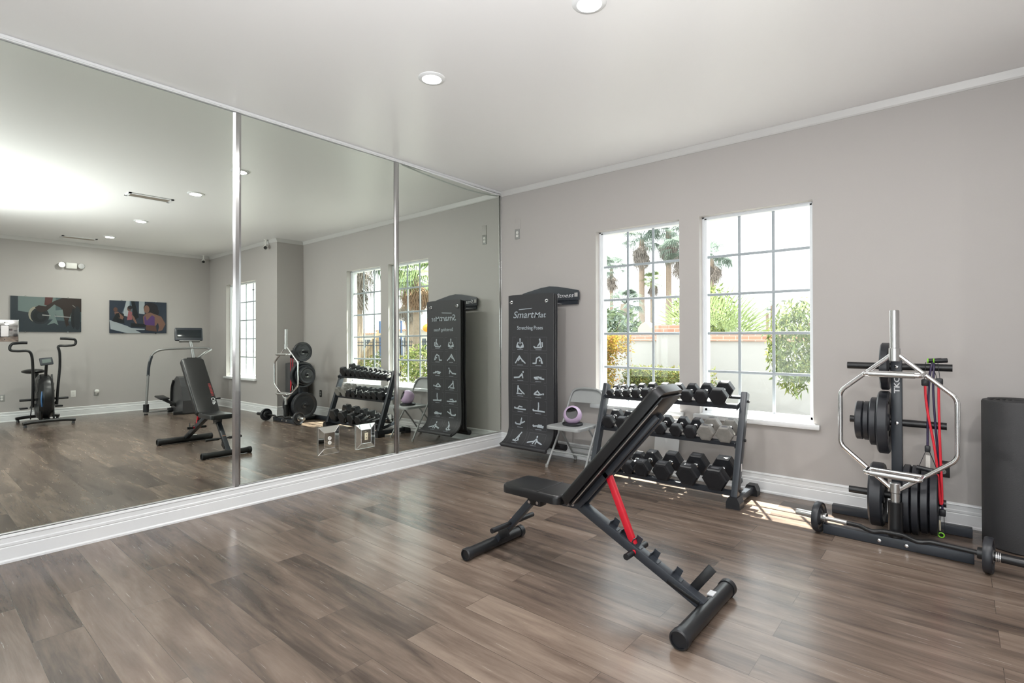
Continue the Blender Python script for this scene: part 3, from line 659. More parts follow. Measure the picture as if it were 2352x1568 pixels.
for j, (z, yy) in enumerate(((.635, -.140), (.66, -.128), (.72, -.104), (.755, -.094), (.776, -.090))):
    for i in range(N+1):
        t = i/N*2-1; hw = .205 if z < .72 else (.195 if z < .76 else .165); rows_.append((1.30+t*hw, yy+.022*(1-t*t), z+(.004 if j == 4 else 0)*(1-t*t)))
nf = len(rows_); fs = [(j*(N+1)+i, j*(N+1)+i+1, (j+1)*(N+1)+i+1, (j+1)*(N+1)+i) for j in range(4) for i in range(N)]
back = [(x, y+.006, z) for x, y, z in rows_]
m.add(rows_+back, fs+[tuple(k+nf for k in f[::-1]) for f in fs]+[(i, i+nf, i+1+nf, i+1) for i in range(N)]+[(4*(N+1)+i, 4*(N+1)+i+1, 4*(N+1)+i+1+nf, 4*(N+1)+i+nf) for i in range(N)])
m.build('backrest', CHAIRM, ch)
bm = bmesh.new(); bmesh.ops.create_cube(bm, size=1)
for v in bm.verts: v.co = Vector((v.co.x*(.405 if v.co.y < 0 else .375), v.co.y*.40, v.co.z*.032))
bmesh.ops.bevel(bm, geom=[e for e in bm.edges if abs(e.verts[0].co.z-e.verts[1].co.z) > .02], offset=.055, segments=5, profile=.5, affect='EDGES')
bmesh.ops.bevel(bm, geom=[e for e in bm.edges if e.verts[0].co.z > 0 and e.verts[1].co.z > 0], offset=.012, segments=3, profile=.5, affect='EDGES')
bm.verts.index_update(); m = MB(); m.add([v.co+Vector((1.30, -.385, .424)) for v in bm.verts], [[v.index for v in f.verts] for f in bm.faces]); bm.free()
m.build('seat', CHAIRM, ch)
for y, z, x0, x1 in ((-.43, .155, xa, xb), (-.085, .085, xa+.02, xb-.02), (-.14, .155, xa+.022, xb-.022)):
    MB().cyl((x0, y, z), (x1, y, z), .0075, n=10).build('crossbar', CHAIRM, ch)
# kettlebell-shaped sand bell on its dark base
kb = thing('weighted_grip_ball', 'lilac and black round grip weight on the folding chair seat', 'exercise weight', (1.315, -.40, .4405))
c = Vector((1.315, -.40, .548)); vd = Vector((.40, -.80, .38)).normalized()
MB().lathe((1.315, -.40, .4405), (0, 0, 1), [(0, 0), (.098, 0), (.105, .008), (.105, .018), (.095, .026), (.06, .028), (0, .028)], 36).build('base_disc', RUBBER, kb)
m = MB(); n1, n2 = 30, 22; u = Vector((-vd.y, vd.x, 0)).normalized(); vv = u.cross(vd) * -1; vv = -vv if vv.z < 0 else vv; tilt = .2; vv = (vv*math.cos(tilt)+u*(-math.sin(tilt))); uu = vd.cross(vv) * -1
# spherical shell open on both faces, joined by an inner dark tunnel
R = .094; ro = .060; h0 = math.sqrt(R*R-ro*ro); cc = c+Vector((0, 0, -.006)); prof = [(ro, -h0)]+[(R*math.cos(t), R*math.sin(t)) for t in [(-math.acos(ro/R)+2*math.acos(ro/R)*k/16) for k in range(1, 16)]]+[(ro, h0)]
m.lathe(cc, vd, prof, 40).build('ball_shell', LILAC, kb)
tn = MB(); off = vv*.012; rt = .046
a = [cc+vd*(-h0)+p for p in [uu*(ro*math.cos(2*PI*k/40))+vv*(ro*math.sin(2*PI*k/40)) for k in range(40)]]
def hole(k, rr=rt):
    th = 2*PI*k/40; x = rr*math.cos(th); y = rr*.62*math.sin(th) if math.sin(th) > 0 else -.012*abs(math.sin(th))**.5
    return uu*x+vv*(y+.026)
b1 = [cc+vd*(-h0+.006)+hole(k) for k in range(40)]; b2 = [cc+vd*(h0-.006)+hole(k) for k in range(40)]
a2 = [p+vd*(2*h0) for p in a]
tn.add(a+b1+b2+a2, [(s_*40+k, s_*40+(k+1) % 40, (s_+1)*40+(k+1) % 40, (s_+1)*40+k) for s_ in range(3) for k in range(40)])
tn.build('grip_recess', RUBBER, kb)

# ------------------------------------------------------------------ mat bracket and hanging mats
br = thing('mat_bracket', 'black wall bracket lettered Smart Fitness with hooks carrying the exercise mats', 'wall bracket', (.745, -.03, 1.70))
poly = [(.36, 1.735), (1.160, 1.735), (1.160, 1.815), (1.150, 1.838), (1.125, 1.846), (.88, 1.893), (.76, 1.905), (.64, 1.893), (.395, 1.846), (.370, 1.838), (.36, 1.815)]
m = MB(); m.prism(poly, (0, -.030, 0), (1, 0, 0), (0, 0, 1), .010); m.bb((.39, -.030, 1.690), (1.135, -.012, 1.735)); m.build('bracket_plate', BLKT, br)
MB().bb((.40, -.029, 1.70), (1.12, 0, 1.84)).build('wall_spacer', BLK, br)
m = MB(); text_mb(m, 'fitness', (.855, -.0402, 1.768), (1, 0, 0), (0, 0, 1), .066, shear=.3, width=.235); m.build('lettering', PRINTW, br, smooth=False)
m = MB(); text_mb(m, 'Smart', (.425, -.0402, 1.768), (1, 0, 0), (0, 0, 1), .066, shear=.3, width=.20); m.build('lettering', PRINTW, br, smooth=False)
for x0 in (1.098, .372):
    mm = MB(); mm.box((x0+.022, -.041, 1.793), (.042, .003, .044), bevel=.012, seg=3).build('badge', mat('pale_badge', (.42, .41, .40), .5), br)
for x in (.435, .928):
    MB().tube([(x, -.03, 1.70), (x, -.20, 1.698), (x, -.325, 1.700), (x, -.345, 1.728)], .006, smooth=4).build('hook', CHROME, br)
def mat_curve(t, yo, z0, zb, fwd, curl):
    # t from 0 top to 1 bottom: returns (y, z); a straight drop, then a bend
    Ls = z0-zb; Lt = Ls+curl*1.15
    s_ = t*Lt
    if s_ <= Ls: return yo, z0-s_
    q_ = (s_-Ls)/(curl*1.15); a = q_*1.35
    return yo+fwd*curl*(1-math.cos(a))/.95, zb-curl*math.sin(a)/1.02
def hang_mat(lab, x0, x1, yo, z0, zb, fwd, curl, th, printed=False, roll=False):
    t_ = thing('exercise_mat', lab, 'exercise mat', ((x0+x1)/2, yo, .1), 'dark foam mats on the bracket hooks')
    NT, NX = 60, 10; sg = -1
    def pt(a, t, off=0):
        y, z = mat_curve(t, yo, z0, zb, fwd, curl); y2, z2 = mat_curve(min(1, t+.004), yo, z0, zb, fwd, curl)
        if t >= .999: y1, z1 = mat_curve(t-.004, yo, z0, zb, fwd, curl); dy, dz = y-y1, z-z1
        else: dy, dz = y2-y, z2-z
        l = math.hypot(dy, dz); ny, nz = dz/l, -dy/l
        sw = .006*math.sin(a*7+t*9)
        return Vector((x0+(x1-x0)*a, y+ny*off+sw*(.3+t)*.6, z+nz*off+(-.008*(abs(a*2-1)**6) if t < .02 else 0)))
    m = MB(); A_ = [pt(i/NX, j/NT, th/2) for j in range(NT+1) for i in range(NX+1)]; B_ = [pt(i/NX, j/NT, -th/2) for j in range(NT+1) for i in range(NX+1)]
    n = len(A_); W_ = NX+1; fs = []
    for j in range(NT):
        for i in range(NX): q_ = (j*W_+i, j*W_+i+1, (j+1)*W_+i+1, (j+1)*W_+i); fs += [q_, tuple(n+k for k in q_[::-1])]
        fs += [(j*W_, (j+1)*W_, n+(j+1)*W_, n+j*W_), (j*W_+NX, n+j*W_+NX, n+(j+1)*W_+NX, (j+1)*W_+NX)]
    for i in range(NX): fs += [(i, n+i, n+i+1, i+1), (NT*W_+i, NT*W_+i+1, n+NT*W_+i+1, n+NT*W_+i)]
    m.add(A_+B_, fs); m.build('mat_sheet', MATM, t_)
    if roll:
        y, z = mat_curve(1, yo, z0, zb, fwd, curl); q_ = MB(); q_.tube([(x0+.02, y+.01, z), (x1+roll, y+.01, z)], .034 if roll > .05 else .021, n=18).build('rolled_hem', MATM, t_)
    return t_, pt
if True:
    hang_mat('plain black foam mat hanging nearest the wall, behind the printed mat, its bottom curled back', .37, 1.012, -.242, 1.795, .22, 1, .085, .014, roll=.055)
    hang_mat('plain black foam mat sandwiched between the printed mat and the rearmost mat', .39, 1.012, -.272, 1.80, .20, 1, .006, .014)
fm, pt = hang_mat('charcoal mat printed with stretching poses hanging in front beside the mirror', .385, 1.012, -.305, 1.805, .33, -1, .20, .018, roll=.012)
for x in (.435, .928):
    MB().lathe((x, -.3145, 1.722), (0, -1, 0), [(.010, 0), (.018, .0), (.018, .003), (.010, .004), (.009, 0)], 20).build('eyelet', CHROME, fm)
W0, ZT = .627, 1.805
def on_mat(a, zdist, off=.0098): # a: metres from the left edge, zdist: metres down along the sheet
    return pt(a/W0, zdist/((ZT-.33)+.20*1.15), off)
pm = MB()
def mquad(m, a0, d0, a1, d1, n=1):
    for k in range(n):
        e0 = d0+(d1-d0)*k/n; e1 = d0+(d1-d0)*(k+1)/n
        m.add([on_mat(a0, e0), on_mat(a1, e0), on_mat(a1, e1), on_mat(a0, e1)], [(0, 1, 2, 3)])
text_mb(pm, 'Smart', (.385+.075, -.3158, 1.805-.262), (1, 0, 0), (0, 0, 1), .108, shear=.25, width=.295, bold=.004)
text_mb(pm, 'Mat', (.385+.374, -.3158, 1.805-.262), (1, 0, 0), (0, 0, 1), .085, shear=.2, width=.160, bold=.002)
pm.add([Vector(p) for p in ((.385+.155, -.3158, 1.805-.172), (.385+.33, -.3158, 1.805-.163), (.385+.345, -.3158, 1.805-.155), (.385+.155, -.3158, 1.805-.165))], [(0, 1, 2, 3)])
text_mb(pm, 'Stretching Poses', (.385+.13, -.3158, 1.805-.392), (1, 0, 0), (0, 0, 1), .058, width=.36, bold=.010)
# pose figures: thick strokes and a head inside each panel (panel coordinates 0..1)
poses = [
 ([[(.5, .75), (.5, .5)], [(.38, .60), (.30, .38), (.45, .30)], [(.62, .60), (.70, .38), (.55, .30)], [(.28, .28), (.5, .20), (.72, .28)]], (.5, .84)),
 ([[(.6, .72), (.62, .30)], [(.60, .60), (.45, .34)], [(.68, .25), (.3, .22), (.22, .32)], [(.72, .60), (.74, .30)]], (.58, .82)),
 ([[(.45, .72), (.2, .22)], [(.45, .74), (.62, .45), (.82, .22)], [(.5, .6), (.38, .4)]], (.64, .40)),
 ([[(.35, .25), (.15, .24)], [(.35, .28), (.38, .6), (.55, .72), (.68, .55), (.68, .26)], [(.68, .5), (.75, .25)]], (.58, .45)),
 ([[(.12, .28), (.42, .32), (.62, .60)], [(.62, .55), (.66, .28)], [(.4, .32), (.6, .5)]], (.68, .72)),
 ([[(.25, .35), (.5, .42), (.65, .35)], [(.3, .28), (.5, .28)], [(.6, .32), (.85, .28)]], (.66, .38)),
 ([[(.35, .70), (.33, .35)], [(.38, .68), (.6, .40), (.75, .25)], [(.28, .26), (.6, .26)]], (.36, .8)),
 ([[(.25, .32), (.5, .28), (.72, .34)], [(.28, .36), (.45, .56), (.60, .36)]], (.8, .36)),
 ([[(.12, .32), (.35, .28), (.85, .27)], [(.35, .34), (.42, .46), (.62, .44)]], (.14, .34)),
 ([[(.2, .28), (.5, .28), (.88, .25)], [(.5, .30), (.53, .62), (.52, .88)]], (.2, .32)),
 ([[(.22, .30), (.5, .30), (.58, .55)], [(.5, .35), (.8, .55)], [(.55, .5), (.6, .78)]], (.2, .36)),
 ([[(.2, .30), (.5, .36), (.8, .34)], [(.45, .28), (.78, .26)], [(.5, .4), (.7, .42)]], (.2, .34)),
 ([[(.3, .30), (.5, .24), (.62, .36)], [(.42, .34), (.50, .60), (.66, .92)], [(.52, .58), (.60, .35)]], (.56, .62)),
 ([[(.08, .28), (.4, .42), (.5, .6), (.6, .42), (.92, .26)], [(.45, .5), (.40, .22)], [(.55, .5), (.56, .22)]], (.5, .76))]
pf = MB()
for k in range(14):
    row, col = divmod(k, 2); pw, ph = .225, .150; a0 = .060+col*(pw+.030); d0 = .475+row*.1735
    ls = .0014
    for (x0_, y0_, x1_, y1_) in ((0, 0, pw, ls*2), (0, ph-ls*2, pw, ph), (0, 0, ls*2, ph), (pw-ls*2, 0, pw, ph)): mquad(pf, a0+x0_, d0+y0_, a0+x1_, d0+y1_, 1 if y1_-y0_ < .1 else 4)
    st, hd = poses[k]; hw = .0085
    for ln in st:
        for (ax, ay), (bx, by) in zip(ln, ln[1:]):
            ax, bx = ax*pw, bx*pw; ay, by = (1-ay)*ph, (1-by)*ph; l = math.hypot(bx-ax, by-ay); tx, ty = (bx-ax)/l, (by-ay)/l
            pm.add([on_mat(a0+ax-tx*hw*.6-ty*hw, d0+ay-ty*hw*.6+tx*hw), on_mat(a0+bx+tx*hw*.4-ty*hw*.8, d0+by+ty*hw*.4+tx*hw*.8), on_mat(a0+bx+tx*hw*.4+ty*hw*.8, d0+by+ty*hw*.4-tx*hw*.8), on_mat(a0+ax-tx*hw*.6+ty*hw, d0+ay-ty*hw*.6-tx*hw)], [(0, 1, 2, 3)])
    pm.add([on_mat(a0+hd[0]*pw+.0105*math.cos(PI*q_/5), d0+(1-hd[1])*ph+.0115*math.sin(PI*q_/5)) for q_ in range(10)], [tuple(range(10))])
    mquad(pm, a0+pw*.32, d0+ph*.905, a0+pw*.68, d0+ph*.93)
pm.build('printed_graphics', PRINT, fm, smooth=False, merge=False)
pf.build('panel_outlines', PRINTD, fm, smooth=False, merge=False)

# ------------------------------------------------------------------ weight tree with plates
TX, TY = 3.980, -.49
tr = thing('weight_tree', 'dark weight plate tree stand lettered TKO beside the right-hand window', 'weight rack', (TX, TY, 0))
MB().bb((TX-.03, TY-.03, .06), (TX+.03, TY+.03, 1.178), bevel=.004).build('upright', BLKT, tr)
MB().bb((3.590, -.772, .002), (4.362, -.708, .062), bevel=.004).build('front_rail', BLKT, tr)
MB().bb((3.558, -.245, .002), (4.362, -.185, .062), bevel=.004).build('rear_rail', BLKT, tr)
MB().bb((TX-.03, -.708, .004), (TX+.03, -.245, .06), bevel=.003).build('spine', BLKT, tr)
for z, a, b in ((1.132, 3.698, 4.268), (.757, 3.712, 4.238), (.262, 3.704, 4.233)):
    for e0, e1 in ((a, TX-.03), (TX+.03, b)): MB().cyl((e0, TY, z), (e1, TY, z), .0235, n=22).build('peg', BLK, tr)
for x, y, z in ((TX, TY-.030, 1.132), (TX, TY-.030, .757), (3.905, -.772, .032), (4.045, -.772, .032)):
    m = MB(); m.lathe((x, y, z), (0, -1, 0), [(.013, 0), (.013, .003), (.010, .008), (0, .010)], 16); m.build('bolt', CHROME, tr)
m = MB(); text_mb(m, 'TKO', (TX+.016, TY-.0305, .955), (0, 0, 1), (-1, 0, 0), .042, width=.118, bold=.02); m.build('lettering', PRINTW, tr, smooth=False)
PLG = 'black weight plates on the weight tree'
def plate(x0, x1, R, yc, zc, lab, grp=PLG, axis=(1, 0, 0), hole=.0255):
    t = thing('weight_plate', lab, 'weight plate', ((x0+x1)/2, yc, zc-R), grp); th = x1-x0-.002; o = (x0+.001, yc, zc); hb = min(.055, R*.42)
    prof = [(hole, .10*th), (hb*.72, .0), (hb, .04*th), (hb*1.12, .22*th), (R*.76, .22*th), (R*.83, .04*th), (R*.95, 0), (R, .14*th), (R, .86*th), (R*.95, th), (R*.83, .96*th), (R*.76, .78*th), (hb*1.12, .78*th), (hb, .96*th), (hb*.72, th), (hole, .90*th), (hole, .10*th)]
    m = MB(); m.lathe(o, axis, prof, 44)
    m.build('plate_disc', PLATE, t)
    ax = Vector(axis)
    q = MB()
    for h0 in (.085*th, .895*th): q.lathe(Vector(o)+ax*h0, axis, [(hole-.0006, -.002), (hole+.006, -.002), (hole+.006, th*.02+.003), (hole-.0006, th*.02+.003)], 24)
    q.lathe(o, axis, [(hole-.0004, .08*th), (hole-.0004, .92*th)], 24); q.build('hub_ring', STEEL, t)
    if R > .125:
        for k in range(3):
            a0 = PI/2+2*PI*k/3; m = MB()
            for fx in (.208*th, .782*th):
                arc = [(yc+(R*.62)*math.cos(a0+s_), zc+(R*.62)*math.sin(a0+s_)) for s_ in [(-.42+.84*i/8) for i in range(9)]]
                m.tube([(x0+.001+fx, y, z) for y, z in arc], R*.052, n=8, flat=.35)
            m.build('grip_slot', DARKH, t)
    return t
plate(3.893, 3.944, .160, TY, 1.131, 'medium black weight plate alone on the top left peg of the weight tree')
plate(3.751, 3.795, .132, TY, .753, 'outermost small black plate on the middle left peg of the weight tree')
plate(3.796, 3.832, .133, TY, .753, 'thin small black plate, second from outside on the middle left peg')
plate(3.833, 3.877, .163, TY, .753, 'medium black plate, third from outside on the middle left peg')
plate(3.878, 3.944, .211, TY, .753, 'largest thick black plate against the upright on the middle left peg')
plate(3.831, 3.912, .212, TY, .259, 'large thick black plate alone on the bottom left peg of the weight tree')
for i, (a, b, R) in enumerate(((4.013, 4.056, .222), (4.057, 4.101, .222), (4.102, 4.148, .205), (4.149, 4.197, .205))):
    plate(a, b, R, TY, .259, ('innermost', 'second', 'third', 'outermost')[i]+' large black plate on the bottom right peg, counted from the upright')

# hex trap bar standing on its end
O = Vector((3.987, -.734, 0)); ph = math.radians(-8.1); U = Vector((math.cos(ph), math.sin(ph), 0)); Nn = Vector((math.sin(ph), -math.cos(ph), 0)); Z = Vector((0, 0, 1))
tb = thing('hex_trap_bar', 'chrome hexagonal trap bar standing upright in front of the weight tree', 'barbell', O+Z*.07)
def T(a, z, n=0): return O+U*a+Z*z+Nn*n
def rounded(pts, r=.03, k=5, closed=False):
    o = [Vector(pts[0])]
    for i in range(1, len(pts)-1):
        p, a, b = Vector(pts[i]), Vector(pts[i-1]), Vector(pts[i+1]); u1 = (a-p).normalized(); u2 = (b-p).normalized(); q1 = p+u1*r; q2 = p+u2*r
        for j in range(k+1):
            t = j/k; o.append(q1*(1-t)**2+p*2*t*(1-t)+q2*t*t)
    return o+[Vector(pts[-1])]
for s_ in (-1, 1):
    MB().tube(rounded([T(s_*.022, 1.213), T(s_*.307, .965), T(s_*.307, .603), T(s_*.022, .365)], .035), .0135, n=14).build('hex_frame', CHROME, tb)
MB().lathe(T(0, 0), Z, [(0, 1.502), (.022, 1.502), (.0255, 1.498), (.0255, 1.262), (.031, 1.258), (.031, 1.180), (.026, 1.176), (0, 1.176)], 26).build('sleeve', STEEL, tb)
MB().lathe(T(0, 0), Z, [(0, .405), (.026, .405), (.030, .400), (.030, .345), (.0255, .340), (.0255, .07), (0, .07)], 26).build('sleeve', STEEL, tb)
for z, a in ((1.100, .150), (.470, .145)):
    MB().tube([T(-a, z), T(a, z)], .0125, n=12).build('handle', CHROME, tb)
    zz = z-.006 if z > 1 else z-.01
    MB().tube(rounded([T(-a, z), T(-a, zz, .085), T(a, zz, .085), T(a, z)], .02), .0130, n=12).build('raised_handle', CHROME, tb)
    MB().tube([T(-a+.03, zz, .085), T(a-.03, zz, .085)], .0180, n=14).build('knurled_grip', STEEL, tb)
MB().lathe(T(0, 0), Z, [(.0275, .064), (.039, .064), (.039, .285), (.0275, .285), (.0275, .064)], 26).build('bar_holder', BLK, label='short black upright tube on the weight tree base holding the trap bar', cat='bar holder')

# resistance bands
YF = TY-.045
rb = thing('resistance_band', 'red tube resistance band with black handles hanging from the top right peg', 'resistance band', (4.165, YF, .24), 'resistance bands on the weight tree')
MB().tube([(4.132, YF-.01, 1.015), (4.135, YF-.01, .93), (4.150, YF-.01, .80), (4.172, YF-.012, .66), (4.188, YF-.012, .52), (4.197, YF-.012, .38), (4.203, YF-.012, .285), (4.209, YF-.012, .27), (4.213, YF-.012, .30), (4.210, YF-.012, .45), (4.203, YF-.012, .70), (4.200, YF-.012, .90), (4.200, YF-.01, 1.02)], .0072, n=12, smooth=5).build('red_tube', REDR, rb)
def strap_handle(par, xc, zc, xt, wd=.030, grip=True, ring=LIME):
    for s_ in (-1, 1): MB().beam((xc+s_*.006, YF-.006, zc), (xt+s_*wd*.5, TY-.018 if s_ < 0 else TY+.0, 1.165), .003, .022, up=(0, -1, 0), bevel=.0005).build('strap', WEB, par)
    MB().beam((xc, YF-.008, zc-.022), (xc, YF-.008, zc+.022), .040, .026, up=(0, 1, 0), bevel=.008).build('clip', RUBBER, par)
    if grip:
        g = MB(); g.cyl((xt-.004, TY-.005, 1.175), (xt+.062, TY+.012, 1.180), .0145, n=18).build('foam_grip', RUBBER, par)
        MB().tube([(xt-.005, TY-.005+.0135*math.cos(2*PI*k/16), 1.175+.0135*math.sin(2*PI*k/16)) for k in range(16)], .0035, n=8, closed=True).build('grip_ring', ring, par)
strap_handle(rb, 4.132, 1.036, 4.150)
strap_handle(rb, 4.202, 1.045, 4.180)
pb = thing('resistance_band', 'dark purple tube resistance band behind the red one, its handles hanging low', 'resistance band', (4.165, YF+.01, .06), 'resistance bands on the weight tree')
MB().tube([(4.142, YF-.004, .62), (4.144, YF, .80), (4.150, YF, 1.0), (4.160, YF+.01, 1.12), (4.168, TY-.02, 1.158), (4.172, TY, 1.164), (4.176, YF+.012, 1.13), (4.172, YF, 1.0), (4.180, YF, .80), (4.196, YF+.004, .55), (4.210, YF+.004, .36), (4.214, YF+.004, .235)], .0065, n=12, smooth=5).build('purple_tube', PURPR, pb)
for s_ in (-1, 1): MB().beam((4.142+s_*.006, YF-.01, .605), (4.142+s_*.045, YF-.01, .49), .003, .022, up=(0, -1, 0), bevel=.0005).build('strap', WEB, pb)
MB().beam((4.142, YF-.012, .59), (4.142, YF-.012, .632), .030, .024, up=(0, 1, 0), bevel=.007).build('clip', RUBBER, pb)
MB().cyl((4.085, YF-.012, .485), (4.200, YF-.012, .470), .0145, n=18).build('foam_grip', RUBBER, pb)
MB().bb((4.132, YF-.014, .49), (4.156, YF-.009, .57), bevel=.002).build('care_tag', mat('tag_grey', (.55, .53, .50), .7), pb)
MB().beam((4.214, YF, .19), (4.214, YF, .235), .034, .024, up=(0, 1, 0), bevel=.007).build('clip', RUBBER, pb)
for s_ in (-1, 1): MB().beam((4.214+s_*.008, YF, .195), (4.210+s_*.014, YF, .075), .003, .020, up=(0, -1, 0), bevel=.0005).build('strap', WEB, pb)
MB().cyl((4.208, YF-.015, .075), (4.208, YF+.060, .080), .0145, n=16).build('foam_grip', RUBBER, pb)
MB().tube([(4.208+.0145*math.cos(2*PI*k/18), YF-.018, .075+.0145*math.sin(2*PI*k/18)) for k in range(18)], .0035, n=8, closed=True).build('grip_ring', LIME, pb)
MB().bb((4.197, YF-.010, .10), (4.206, YF-.006, .165)).build('care_tag', mat('tag_cream', (.62, .56, .42), .7), pb)

# EZ curl bar on the floor
a = Vector((3.560, -.748, .1015)); b = Vector((4.424, -.856, .1015)); dd = (b-a).normalized(); nn = Vector((dd.y, -dd.x, 0))
ez = thing('curl_bar', 'bent curl barbell lying on the floor in front of the weight tree base', 'barbell', (a+b)/2-Vector((0, 0, .09)))
def E_(s_, n_=0, z_=0): return a+dd*s_+nn*n_+Vector((0, 0, z_))
MB().tube([E_(.03), E_(.18), E_(.245, .004), E_(.285, .022, -.006), E_(.325, .026, -.008), E_(.375, .004), E_(.43, .0, .0), E_(.485, .004), E_(.535, .026, -.008), E_(.575, .022, -.006), E_(.615, .004), E_(.68), E_(.83)], .0142, n=14, smooth=5).build('bent_shaft', BLK, ez)
MB().tube([E_(.03), E_(.17)], .0146, n=14).build('knurled_section', STEEL, ez)
MB().lathe(a, -dd, [(.0142, -.052), (.032, -.050), (.032, -.028), (.0255, -.026), (.0250, .135), (.023, .140), (0, .140)], 24).build('sleeve', STEEL, ez)
MB().lathe(b, dd, [(.0142, -.052), (.032, -.050), (.032, -.028), (.0255, -.026), (.0252, .235), (.023, .240), (0, .240)], 24).build('sleeve', BLK, ez)
for k in range(3): MB().lathe(b, dd, [(.0256, .028+.008*k), (.030, .029+.008*k), (.030, .033+.008*k), (.0256, .034+.008*k)], 24).build('spring_collar', CHROME, ez)
for pos, sg, lab in ((a, -1, 'small black plate on the left end of the curl bar lying on the floor'), (b, 1, 'small black plate on the right end of the curl bar, near the photo edge')):
    t = thing('weight_plate', lab, 'weight plate', pos-Vector((0, 0, .1)), 'small plates on the curl bar'); R = .100; th = .040
    o = pos-dd*sg*.022; ax = dd*sg
    MB().lathe(o, ax, [(.027, .004), (.040, 0), (.047, .006), (.055, .013), (.078, .013), (.084, .003), (.096, 0), (.100, .007), (.100, .034), (.096, .040), (.084, .037), (.078, .027), (.055, .027), (.047, .034), (.040, .040), (.027, .036), (.027, .004)], 40).build('plate_disc', PLATE, t)
    MB().lathe(o, ax, [(.0262, .003), (.034, .003), (.034, -.001), (.0262, -.001)], 24).lathe(o, ax, [(.0262, .037), (.034, .037), (.034, .041), (.0262, .041)], 24).build('hub_ring', STEEL, t)

# big roll at the right
RX, RY, RR, RH = 4.595, -.235, .187, .925
fr_ = thing('foam_roll', 'large black foam roll standing on end at the right edge of the photo', 'foam roll', (RX, RY, 0))
MB().lathe((RX, RY, 0), (0, 0, 1), [(0, .004), (RR-.008, .001), (RR, .010), (RR, RH-.012), (RR-.006, RH), (RR-.03, RH-.001)], 56).build('outer_wrap', FOAM, fr_)
sp_ = []
for k in range(150): t = k/149; sp_.append((RX+(RR-.01)*(.12+.88*t)*math.cos(t*34), RY+(RR-.01)*(.12+.88*t)*math.sin(t*34), RH-.002))
MB().tube(sp_, .006, n=6).build('rolled_layers', FOAM, fr_)
MB().cyl((RX, RY, .01), (RX, RY, RH-.006), RR-.006, n=40).build('core', FOAM, fr_)

# ------------------------------------------------------------------ air bike and elliptical, seen in the mirror
bk = thing('exercise_bike', 'black air bike with a tall fan housing, reflected in front of the far wall', 'exercise bike', (7.1, -3.25, 0))
BC = Vector((7.12, -3.245, .43))
MB().lathe(BC-Vector((0, .105, 0)), (0, 1, 0), [(0, 0), (.20, .0), (.33, .02), (.37, .06), (.375, .105), (.37, .15), (.33, .19), (.20, .21), (0, .21)], 40).build('fan_housing', BLK, bk)
for k in range(14):
    a_ = 2*PI*k/14; m = MB()
    for s_ in (-1, 1): m.beam(BC+Vector((.10*math.cos(a_), s_*.109, .10*math.sin(a_))), BC+Vector((.30*math.cos(a_), s_*.100, .30*math.sin(a_))), .004, .006)
    m.build('fan_grille', BLKT, bk)
MB().tube([(6.80, -3.31, .30), (6.76, -3.325, .42), (6.80, -3.31, .54)], .010, smooth=4).build('blue_trim', mat('blue_trim', (.05, .14, .30), .4), bk)
for y0, y1, x in ((-3.545, -2.905, 6.74), (-3.53, -2.97, 7.60)):
    MB().tube([(x-.02, y0, .060), (x, y0+.16, .075), (x, y1-.16, .075), (x-.02, y1, .060)], .026, n=14, smooth=4).build('base_foot', BLK, bk)
    for y in (y0+.03, y1-.03): MB().cyl((x-.01, y, 0), (x-.01, y, .045), .024, .014, n=14).build('leveling_foot', RUBBER, bk)
MB().beam((6.74, -3.245, .08), (7.60, -3.245, .09), .07, .05).build('base_beam', BLK, bk)
MB().beam((6.84, -3.33, .08), (7.00, -3.325, .80), .022, .035, up=(1, 0, 0)).build('front_fork', BLK, bk)
MB().beam((6.84, -3.16, .08), (7.00, -3.165, .80), .022, .035, up=(1, 0, 0)).build('front_fork', BLK, bk)
for s_, pts in ((-1, [(7.05, -3.39, .28), (6.98, -3.395, .60), (6.93, -3.405, .92), (6.90, -3.425, 1.12), (6.90, -3.47, 1.185), (6.90, -3.58, 1.185), (6.90, -3.665, 1.20), (6.90, -3.675, 1.255), (6.90, -3.64, 1.305), (6.90, -3.56, 1.315), (6.90, -3.475, 1.315)]),
               (1, [(7.00, -3.10, .30), (7.00, -3.085, .60), (6.99, -3.065, .92), (6.98, -3.07, 1.15), (6.98, -3.085, 1.255), (6.98, -2.98, 1.262), (6.98, -2.885, 1.275), (6.98, -2.862, 1.325), (6.98, -2.885, 1.372), (6.98, -2.97, 1.382), (6.98, -3.065, 1.385)])):
    MB().tube(pts, .019, n=12, smooth=4).build('moving_handle', BLK, bk)
    MB().tube(pts[-3:], .0225, n=12, smooth=3).build('foam_grip', RUBBER, bk)
    MB().cyl((7.05, -3.245+s_*.11, .40), (7.05, -3.245+s_*.30, .40), .019, n=14).build('foot_peg', RUBBER, bk)
    MB().beam((7.05, -3.245+s_*.14, .34), (7.30, -3.245+s_*.14, .25), .016, .03).build('crank_arm', BLKT, bk)
    MB().bb((7.27, -3.245+s_*.22-.05, .235), (7.36, -3.245+s_*.22+.05, .262), bevel=.006).build('pedal', RUBBER, bk)
MB().beam((7.46, -3.245, .09), (7.36, -3.30, .80), .05, .05, up=(1, 0, 0)).build('seat_post', BLK, bk)
MB().ball((7.33, -3.345, .845), .15, 24, (1.0, 1.02, .28)).build('seat', VINYL, bk)
MB().tube([(6.96, -3.245, .78), (6.90, -3.245, .96)], .02).build('console_mast', BLK, bk)
cs = MB().box((6.88, -3.25, 1.015), (.03, .165, .125), rot_y(.35) @ rot_x(.12), bevel=.012).build('console', BLKT, bk)
MB().box((6.862, -3.25, 1.022), (.004, .11, .06), rot_y(.35) @ rot_x(.12)).build('screen', mat('lcd', (.12, .15, .14), .2), cs)
MB().tube([(6.95, -3.41, .30), (6.90, -3.43, .18), (7.0, -3.42, .10)], .008, smooth=4).build('cable', RUBBER, bk)

